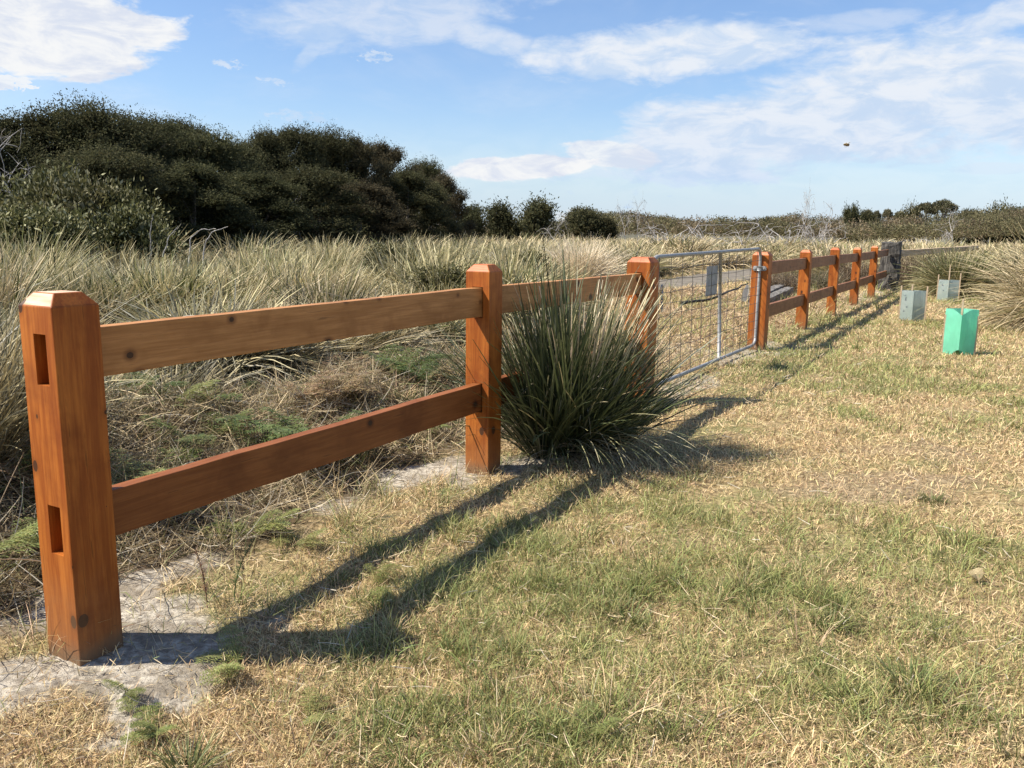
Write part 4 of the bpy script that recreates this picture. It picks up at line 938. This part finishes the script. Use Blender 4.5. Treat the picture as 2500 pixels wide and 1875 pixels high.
def tree(name, kind, x, y, H, R, label, cat, grp=None, rz=None, z=None):
    c, t_, H0, R0 = kind; e = empty(name, (x, y, float(gz(x, y)) if z is None else z), (x*3.7+y*1.3) % 6.28 if rz is None else rz); e.scale = (R/R0, R/R0, H/H0); tag(e, label, cat, grp)
    for nm, me in (('crown', c), ('trunk', t_)):
        o = bpy.data.objects.new(nm, me); COL.objects.link(o); o.parent = e
    return e
TREES = [(-15.96, 26, 4.95, 1.7), (-14.87, 27, 5.15, 1.7), (-13.3, 27.4, 5.60, 1.7), (-12.71, 29, 5.36, 1.6), (-12.71, 31, 5.55, 1.5), (-12.96, 34, 5.97, 1.5), (-11.34, 32.5, 5.30, 1.6), (-11.24, 36, 5.25, 1.5),
         (-10.41, 37, 5.55, 1.35), (-9.43, 38, 5.85, 1.55), (-8.36, 40, 5.85, 1.55), (-7.32, 40.5, 5.2, 1.3), (-6.78, 44, 5.45, 1.6), (-4.02, 50, 4.45, 1.3), (-5.63, 55, 6.0, 1.45),
         (-11.6, 25, 3.9, 1.5), (-10.2, 27.5, 3.7, 1.6), (-9.0, 30, 3.6, 1.6), (-7.7, 33, 4.0, 1.8), (-6.5, 36, 3.7, 1.7), (-5.2, 42, 3.7, 1.7), (-4.5, 47, 3.6, 1.3)]
TLAB = ['dark bushy tree cut by the left edge of the picture', 'dark tree of the thicket, next to the one at the left edge', 'tallest rounded dark tree at the left of the thicket', 'dark dense tree right of the tallest one',
 'dark tree with an even rounded top in the left half of the thicket', 'dark tree with a small spiky tuft on its top, left half of the thicket', 'dark tree on the falling shoulder of the left thicket', 'low dark tree filling the dip in the thicket skyline',
 'dark tree rising just right of the skyline dip', 'highest tree of the right hump of the thicket', 'bushy dark tree right beside the highest of the right hump', 'dark tree where the right hump falls away', 'round topped brownish tree near the right of the thicket',
 'last rounded tree at the right end of the dark thicket', 'thin crowned tree standing up behind the right end of the thicket', 'low front tree of the thicket behind the light olive shrubs', 'low dark front tree left of centre in the thicket',
 'low dark front tree in the centre of the thicket', 'broad low front tree right of the thicket centre', 'low front tree with pale twigs right of the thicket centre', 'low dark front tree before the right hump', 'low dark front tree near the right end']
for k, (x, y, H, R) in enumerate(TREES):
    kd = TK[2] if k in (12, 13, 19, 11) else TK[(k*3) % 4 if (k*3) % 4 != 2 else 1]
    tree('dense_tree', kd, x, y, H*({8: .96, 9: .96, 10: .97, 11: 1.04, 12: 1.02, 13: 1.02, 14: .94, 20: 1.12, 21: 1.08}.get(k, .90)), R*1.22, TLAB[k], 'tree', 'trees of the dark thicket')
SK = [tree_kind(850, 2.4, 1.3, 14, 8000, .125, OLIVE, .04, lobr=(.3, .5), sprig=60, asp=.38, z0=.1, up=1.2), tree_kind(860, 2.4, 1.3, 12, 7500, .13, OLIVE, .04, lobr=(.34, .5), sprig=50, asp=.38, z0=.1, up=1.2)]
for k, (x, y, H, R, lb) in enumerate([(-11.3, 19, 2.05, 1.35, 'light olive broad leaved shrub at the left edge before the thicket'), (-10.62, 20.2, 2.75, 1.25, 'tallest light olive shrub before the dark thicket'), (-9.5, 19, 2.55, 1.0, 'light olive shrub with yellowish top, right of the tallest'),
                                (-9.0, 20, 2.35, .95, 'rightmost light olive shrub before the dark thicket'), (-9.4, 17, 1.85, 1.05, 'lowest light olive shrub, nearest to the tussocks'), (-8.3, 18.6, 1.9, .8, 'small light olive shrub at the right foot of the shrub group')]):
    tree('olive_shrub', SK[k % 2], x, y, H*.86, R, lb, 'shrub', 'light olive shrubs before the thicket')
# far trees
FT = [tree_kind(870, 4, 1.6, 14, 5000, .20, DARKP, .09, sprig=30), tree_kind(880, 4, 1.6, 11, 4200, .22, DARKP, .09, sprig=30, z0=.15), tree_kind(890, 3, 2.4, 14, 4200, .26, OLIVE, .08, sprig=20)]
FARL = [(-3.63, 75, 3.7, 1.5, 0, 'olive brown tree just right of the thicket end'), (-1.19, 80, 4.0, 1.5, 1, 'dark lone tree between the thicket and the pale tussock'), (2.04, 78, 4.3, 1.6, 1, 'dark lone tree with a ragged two part top'),
 (6.86, 85, 3.9, 2.0, 0, 'rounded dark tree behind the pale straw tussock'), (9.15, 85, 2.95, 1.1, 0, 'small dark tree at the right shoulder of the rounded one'), (.7, 82, 2.6, 1.2, 2, 'low scrubby tree between the two lone dark trees'), (4.3, 86, 2.4, 1.3, 2, 'low scrubby bush left of the rounded dark tree'),
 (49.0, 126, 5.3, 1.2, 1, 'small dark lone tree left of the umbrella shaped trees'), (92.02, 160, 6.6, 3.5, 0, 'dark tree at the far right of the skyline')]
FARL += [(56., 138, 5.1, 1.7, 0, 'rounded scrub tree on the ridge, right of the small lone dark tree'), (66.6, 146, 5.6, 1.8, 2, 'scrub tree filling the gap left of the flat topped umbrella tree'), (79., 150, 5.8, 2.3, 0, 'rounded scrub tree right of the two big domes'), (85.5, 153, 6.1, 2.8, 2, 'broad scrub tree well right of the two big domes'), (51.8, 134, 4.5, 1.6, 2, 'low scrub tree beside the small lone dark tree')]
for x, y, H, R, v, lb in FARL: tree('scrub_tree', FT[v], x, y, H*(.93 if y < 90 else 1), R, lb, 'tree', z=0)
# umbrella trees
def umbrella(seed, H, R):
    r = rng(seed); A = Acc(); lob = []
    for k in range(9):
        a = k*2.4; q = R*.72*math.sqrt((k+.3)/9); lob.append((np.array([q*math.cos(a), q*math.sin(a), H-.34*R-.75*R*(q/R)**2]), R*.30))
    for c, lr in lob:
        n = 420; d_ = r.normal(size=(n, 3)); d_ /= np.linalg.norm(d_, axis=1)[:, None]; P = c+d_*lr*(.5+.6*r.random((n, 1)))*np.array([1, 1, .62]); A.add(*leaves(r, P, d_, np.full(n, .22), pick(r, n, [(.13, .125, .07), (.18, .15, .09), (.09, .09, .05)], [3, 2, 2]), .5))
    T = Acc(); 
    for c, lr in lob: T.add(*tube([np.array([0, 0, -.3]), np.array([c[0]*.25, c[1]*.25, H*.35]), np.array([c[0]*.7, c[1]*.7, H*.65]), c], [.13, .10, .07, .03], 5))
    c = A.mesh('crown'); c.materials.append(M_LEAF); t_ = T.mesh('trunk'); t_.materials.append(M_DEAD); return c, t_, H, R
UK = [umbrella(900, 6, 2.2), umbrella(901, 6, 2.0)]
for k, (x, y, H, R, lb) in enumerate([(61.13, 150, 6.7, 1.0, 'leftmost thin umbrella tree on the right skyline'), (62.7, 150, 6.5, .85, 'small thin umbrella tree, second from the left on the skyline'), (64.5, 150, 6.85, 1.1, 'tufted thin umbrella tree above the scrub ridge'),
     (68.9, 155, 6.6, 1.3, 'flat topped umbrella tree left of the two big domes'), (70.7, 153, 6.9, 1.3, 'umbrella tree touching the left big dome'), (70.9, 150, 8.0, 2.2, 'left one of the two big dome crowned trees on the skyline'), (74.0, 150, 8.6, 2.7, 'right and tallest of the two big dome crowned trees on the skyline')]):
    tree('umbrella_tree', UK[k % 2], x, y, H, R, lb, 'tree', 'umbrella shaped trees on the skyline', z=0)
# far scrub ridge: uncountable low wood
def scrub():
    r = rng(910); A = Acc(); N = 620
    for k in range(N):
        x = -30+r.random()*150; y = 108+r.random()*55
        if x < 7 and r.random() < .5: continue
        h = 2.7+1.9*vn(x, y, .06, 5)+.9*vn(x, 0, .25, 6)+sst(x, 55, 80)*1.9+sst(y, 120, 160)*.9; R = 1.8+1.6*r.random()
        if x < 10: h *= .72
        n = 520; d_ = r.normal(size=(n, 3)); d_[:, 2] = np.abs(d_[:, 2]); d_ /= np.linalg.norm(d_, axis=1)[:, None]
        c = np.array([x, y, h*.45]); P = c+d_*np.array([R, R, h*.52])*(.72+.34*r.random((n, 1))); P[:, 2] = np.clip(P[:, 2]+r.normal(size=n)*.12, .1, 99)
        pal = [(.085, .080, .040), (.115, .105, .055), (.060, .060, .034)] if r.random() < .7 else [(.12, .095, .055), (.09, .07, .045), (.14, .12, .08)]
        A.add(*leaves(r, P, d_, np.full(n, .27), pick(r, n, pal, [3, 2, 2])*(1.0+.9*r.random()), .5))
    return A.mesh('scrub')
tag(link('scrub', scrub(), M_LEAF), 'low olive brown scrub massed along the horizon', 'scrub', kind='stuff')
def hill():
    r = rng(911); nx, ny = 90, 24; X, Y = np.meshgrid(np.linspace(-60, 260, nx), np.linspace(150, 330, ny)); Z = (2.0+2.6*sst(X, 40, 90))*np.sin(np.linspace(0, np.pi, ny))[:, None]+fbm(X, Y, .03, 4)*2.2*np.sin(np.linspace(0, np.pi, ny))[:, None]-.3
    i_ = np.arange(X.size).reshape(X.shape); return mkmesh('hill', np.stack([X, Y, Z], -1), np.stack([i_[:-1, :-1], i_[:-1, 1:], i_[1:, 1:], i_[1:, :-1]], -1).reshape(-1, 4))
tag(link('hill', hill(), plain('scrub_covered_hill', (.11, .10, .055), .95), smooth=True), kind='structure')
# ------------------------------------------------------------------ dead trees, branch heaps
def deadtree(seed, H, spread, n1, n2, r0, arch=.5, heap=False):
    r = rng(seed); A = Acc()
    def br(p, d_, L, rad, lv):
        P = [p]; d_ = d_/np.linalg.norm(d_)
        for k in range(6):
            d_ = d_+r.normal(size=3)*.16+np.array([0, 0, -arch*.12 if lv else .03]); d_ /= np.linalg.norm(d_); P.append(P[-1]+d_*L/6)
            P[-1][2] = max(P[-1][2], .04)
        A.add(*tube(np.array(P), np.linspace(rad, rad*.35, 7), 5))
        if lv < 3:
            for k in range([n1, n2, 3][lv]):
                j = r.integers(2, 7); q = d_*.6+r.normal(size=3)*.75*spread; q[2] += .25; br(P[j].copy(), q, L*(.35+.35*r.random()), rad*.5, lv+1)
    if heap:
        for k in range(9): a = r.random()*6.28; br(np.array([r.normal()*spread*.9, r.normal()*.5, .1]), np.array([math.cos(a), math.sin(a)*.5, .25+.7*r.random()]), H*(.6+.7*r.random()), r0, 1)
    else: br(np.array([0, 0, -.1]), np.array([.1, 0, 1.]), H*.8, r0, 0)
    me = A.mesh('dead_wood'); me.materials.append(M_DEAD); return me
def dead(me, x, y, sc, label, cat, grp=None, rz=0, name='dead_tree'):
    o = bpy.data.objects.new(name, me); COL.objects.link(o); o.location = (x, y, float(gz(x, y)) if y < 60 else 0); o.scale = sc if isinstance(sc, tuple) else (sc,)*3; o.rotation_euler = (0, 0, rz); return tag(o, label, cat, grp)
D1 = deadtree(920, 3.2, 1.0, 6, 5, .05); D2 = deadtree(921, 2.6, 1.7, 5, 6, .06, .9, True); D3 = deadtree(922, 2.6, 1.2, 5, 6, .06, .9, True); D4 = deadtree(923, 3.4, 1.0, 7, 6, .07, .3)
HG = 'heaps of bleached fallen branches'
dead(D2, 9.6, 55, (1.1, 1, 1.0), 'bleached branch heap behind the gate, the leftmost', 'branches', HG, 0, 'branch_heap')
dead(D3, 11.3, 56, (1.0, 1, .95), 'bleached branch heap behind the gate, right beside the leftmost', 'branches', HG, 2, 'branch_heap')
dead(D3, 15.8, 60, (.9, 1, .85), 'small bleached branch heap between the two large heaps', 'branches', HG, 1, 'branch_heap')
dead(D2, 19.6, 62, (1.15, 1, 1.15), 'large grey branch heap right of the gate, before the scrub', 'branches', HG, 3, 'branch_heap')
dead(D3, 21.3, 63, (1, 1, 1.1), 'grey branch heap at the right of the large one', 'branches', HG, .4, 'branch_heap')
dead(D2, 30.5, 66, (1.6, 1, .65), 'low flat heap of grey branches in the tussocks on the right', 'branches', HG, 1.3, 'branch_heap')
dead(D3, 38.5, 72, (1.5, 1, .7), 'low heap of thin branches at the far right', 'branches', HG, 2.3, 'branch_heap')
TG = 'bare dead trees in the field'
dead(D1, 7.81, 60, (.55, .55, 1.15), 'thin bare dead tree left of the branch heaps', 'dead tree', TG, 0)
dead(D1, 8.95, 62, (.55, .55, 1.3), 'taller thin bare dead tree left of the branch heaps', 'dead tree', TG, 2)
dead(D4, 20.4, 61, (.8, .8, .95), 'bare dead tree standing in the large branch heap', 'dead tree', TG, 1)
dead(D1, 26.6, 78, (.35, .35, 1.9), 'tall single dead stem rising above the scrub', 'dead tree', TG, 1)
dead(D4, 26.0, 74, (.9, .9, .95), 'dark bare tree under the tall single dead stem', 'dead tree', TG, 2)
dead(D4, 35.5, 70, (.9, .9, .85), 'spreading bare tree at the far right before the scrub', 'dead tree', TG, 4)
dead(D1, 2.0, 46, (.6, .6, .72), 'small bare dead tree in front of the two lone dark trees', 'dead tree', TG, 3)
dead(D4, -11.9, 21.8, (.7, .7, .82), 'grey twiggy dead tree before the thicket at the left edge', 'dead tree', TG, 0)
dead(D1, -11.0, 22.6, (.9, .9, .85), 'grey twiggy dead tree right of the one at the left edge', 'dead tree', TG, 2)
dead(D4, -7.6, 31.2, (.6, .6, .62), 'pale dead limbs standing inside the dark thicket', 'dead tree', TG, 5)
for k, (pt, lb) in enumerate([([(-7.6, 18, .9), (-7.58, 18, 1.4), (-7.5, 18, 1.75)], 'white bare stick standing up right of the olive shrubs'), ([(-6.95, 17, .9), (-6.8, 17, 1.3), (-6.6, 17, 1.52)], 'leaning pale stick right of the white bare stick'),
                              ([(-5.3, 14, .9), (-5.25, 14, 1.3), (-5.1, 14, 1.44), (-4.82, 14, 1.47)], 'arching pale twig above the tussocks, the left one'), ([(-5.15, 14.2, .9), (-5.08, 14.2, 1.25), (-4.95, 14.2, 1.42), (-4.7, 14.2, 1.5)], 'arching pale twig above the tussocks, the right one')]):
    branch('dead_stick', pt, .012, .005, M_DEAD, lb, 'stick', 'pale sticks above the tussocks')
# dark dead brush behind the old post
def brush(seed, n, R, H, pal):
    r = rng(seed); a = r.random(n)*6.283; q = R*np.sqrt(r.random(n)); c = pick(r, n, pal, [3, 2, 1])*(.7+.6*r.random((n, 1))); A = Acc()
    A.add(*ribbons(np.stack([q*np.cos(a), q*np.sin(a), r.random(n)*H*.6], 1), r.random(n)*6.283, .2+r.random(n)*1.3, (r.random(n)-.4)*1.6, .25+.5*r.random(n), np.full(n, .010), 4, c, c, (r.random(n)-.5)*3, .4)); return A
BR = [brush(930, 1500, .8, .8, [(.10, .07, .045), (.18, .13, .08), (.36, .29, .2)]), brush(931, 1300, .7, .7, [(.13, .10, .06), (.10, .11, .05), (.32, .27, .18)])]
for k, (x, y, sc, lb) in enumerate([(11.9, 25.2, 1.15, 'dark dead brush right behind the old grey post'), (13.2, 26.2, 1.0, 'brown dead brush under the log rail'), (10.3, 25.6, .9, 'dead brush left of the old grey post'), (8.4, 23.4, .7, 'low dead brush behind the last bay of the far fence'),
                              (6.8, 21.9, .7, 'low dead brush behind the third bay of the far fence'), (11.5, 23.3, .6, 'small dry bush at the foot of the old grey post')]):
    tag(link('dead_brush', BR[k % 2].mesh('dead_brush'), M_LITTER, None, (x, y, 0)), lb, 'brush', 'dead brush about the old post').scale = (sc,)*3
# green shrubby clumps in the tussock field behind the first fence
for k, (x, y, sc, lb) in enumerate([(-1.1, 13.5, .34, 'small dark green shrub among the tussocks left of the second post'), (.3, 17, .38, 'dark green shrub among the tussocks right of the second post'), (-2.8, 20, .42, 'dark green shrub far among the tussocks, left of centre')]):
    tree('field_shrub', SK[k % 2], x, y, 2.4*sc, 1.3*sc*1.2, lb, 'shrub', 'dark shrubs in the tussock field')

# ------------------------------------------------------------------ bee in the air
bee = empty('bee', (.452, 1.2, 1.569), .3); tag(bee, 'small bee in flight against the sky on the right', 'bee')
def blob(name, pts, rads, mat, parent, sub=1):
    A = Acc(); A.add(*tube(pts, rads, 10)); return link(name, A.mesh(name), mat, parent, smooth=True)
xs = np.linspace(-.0048, .0048, 13); ra = np.array([.0004, .0012, .0016, .0014, .0011, .0017, .0021, .0019, .0014, .0020, .0019, .0013, .0004])
blob('body', [(x, 0, 0) for x in xs], ra, plain('bee_body', (.20, .13, .04), .6), bee)
m_, b = mat_base('bee_wing'); t = b.t; tsn = b.n('ShaderNodeBsdfTransparent'); dfn = b.n('ShaderNodeBsdfDiffuse'); dfn.inputs[0].default_value = (.6, .6, .55, 1); mxn = b.n('ShaderNodeMixShader'); mxn.inputs[0].default_value = .6
t.links.new(tsn.outputs[0], mxn.inputs[1]); t.links.new(dfn.outputs[0], mxn.inputs[2]); on = b.n('ShaderNodeOutputMaterial'); t.links.new(mxn.outputs[0], on.inputs[0])
for sd in (-1, 1):
    bm = bmesh.new(); vs = [bm.verts.new((math.cos(a)*.0014+.0006, sd*(.0035+math.sin(a)*.0032), .0016+.0012*abs(math.sin(a)))) for a in np.linspace(0, 2*math.pi, 10, endpoint=False)]; bm.faces.new(vs); bmesh.ops.solidify(bm, geom=bm.faces[:], thickness=.0001)
    me = bpy.data.meshes.new('wing'); bm.to_mesh(me); bm.free(); link('wing', me, m_, bee)
A = Acc()
for k in range(6): sd = -1 if k % 2 else 1; x = (-.001, .0005, .002)[k//2]; A.add(*tube([(x, sd*.001, -.001), (x+.0004, sd*.002, -.002), (x-.0006, sd*.0022, -.0034)], [.0002, .00015, .0001], 4))
link('legs', A.mesh('legs'), plain('bee_leg', (.05, .035, .02)), bee)
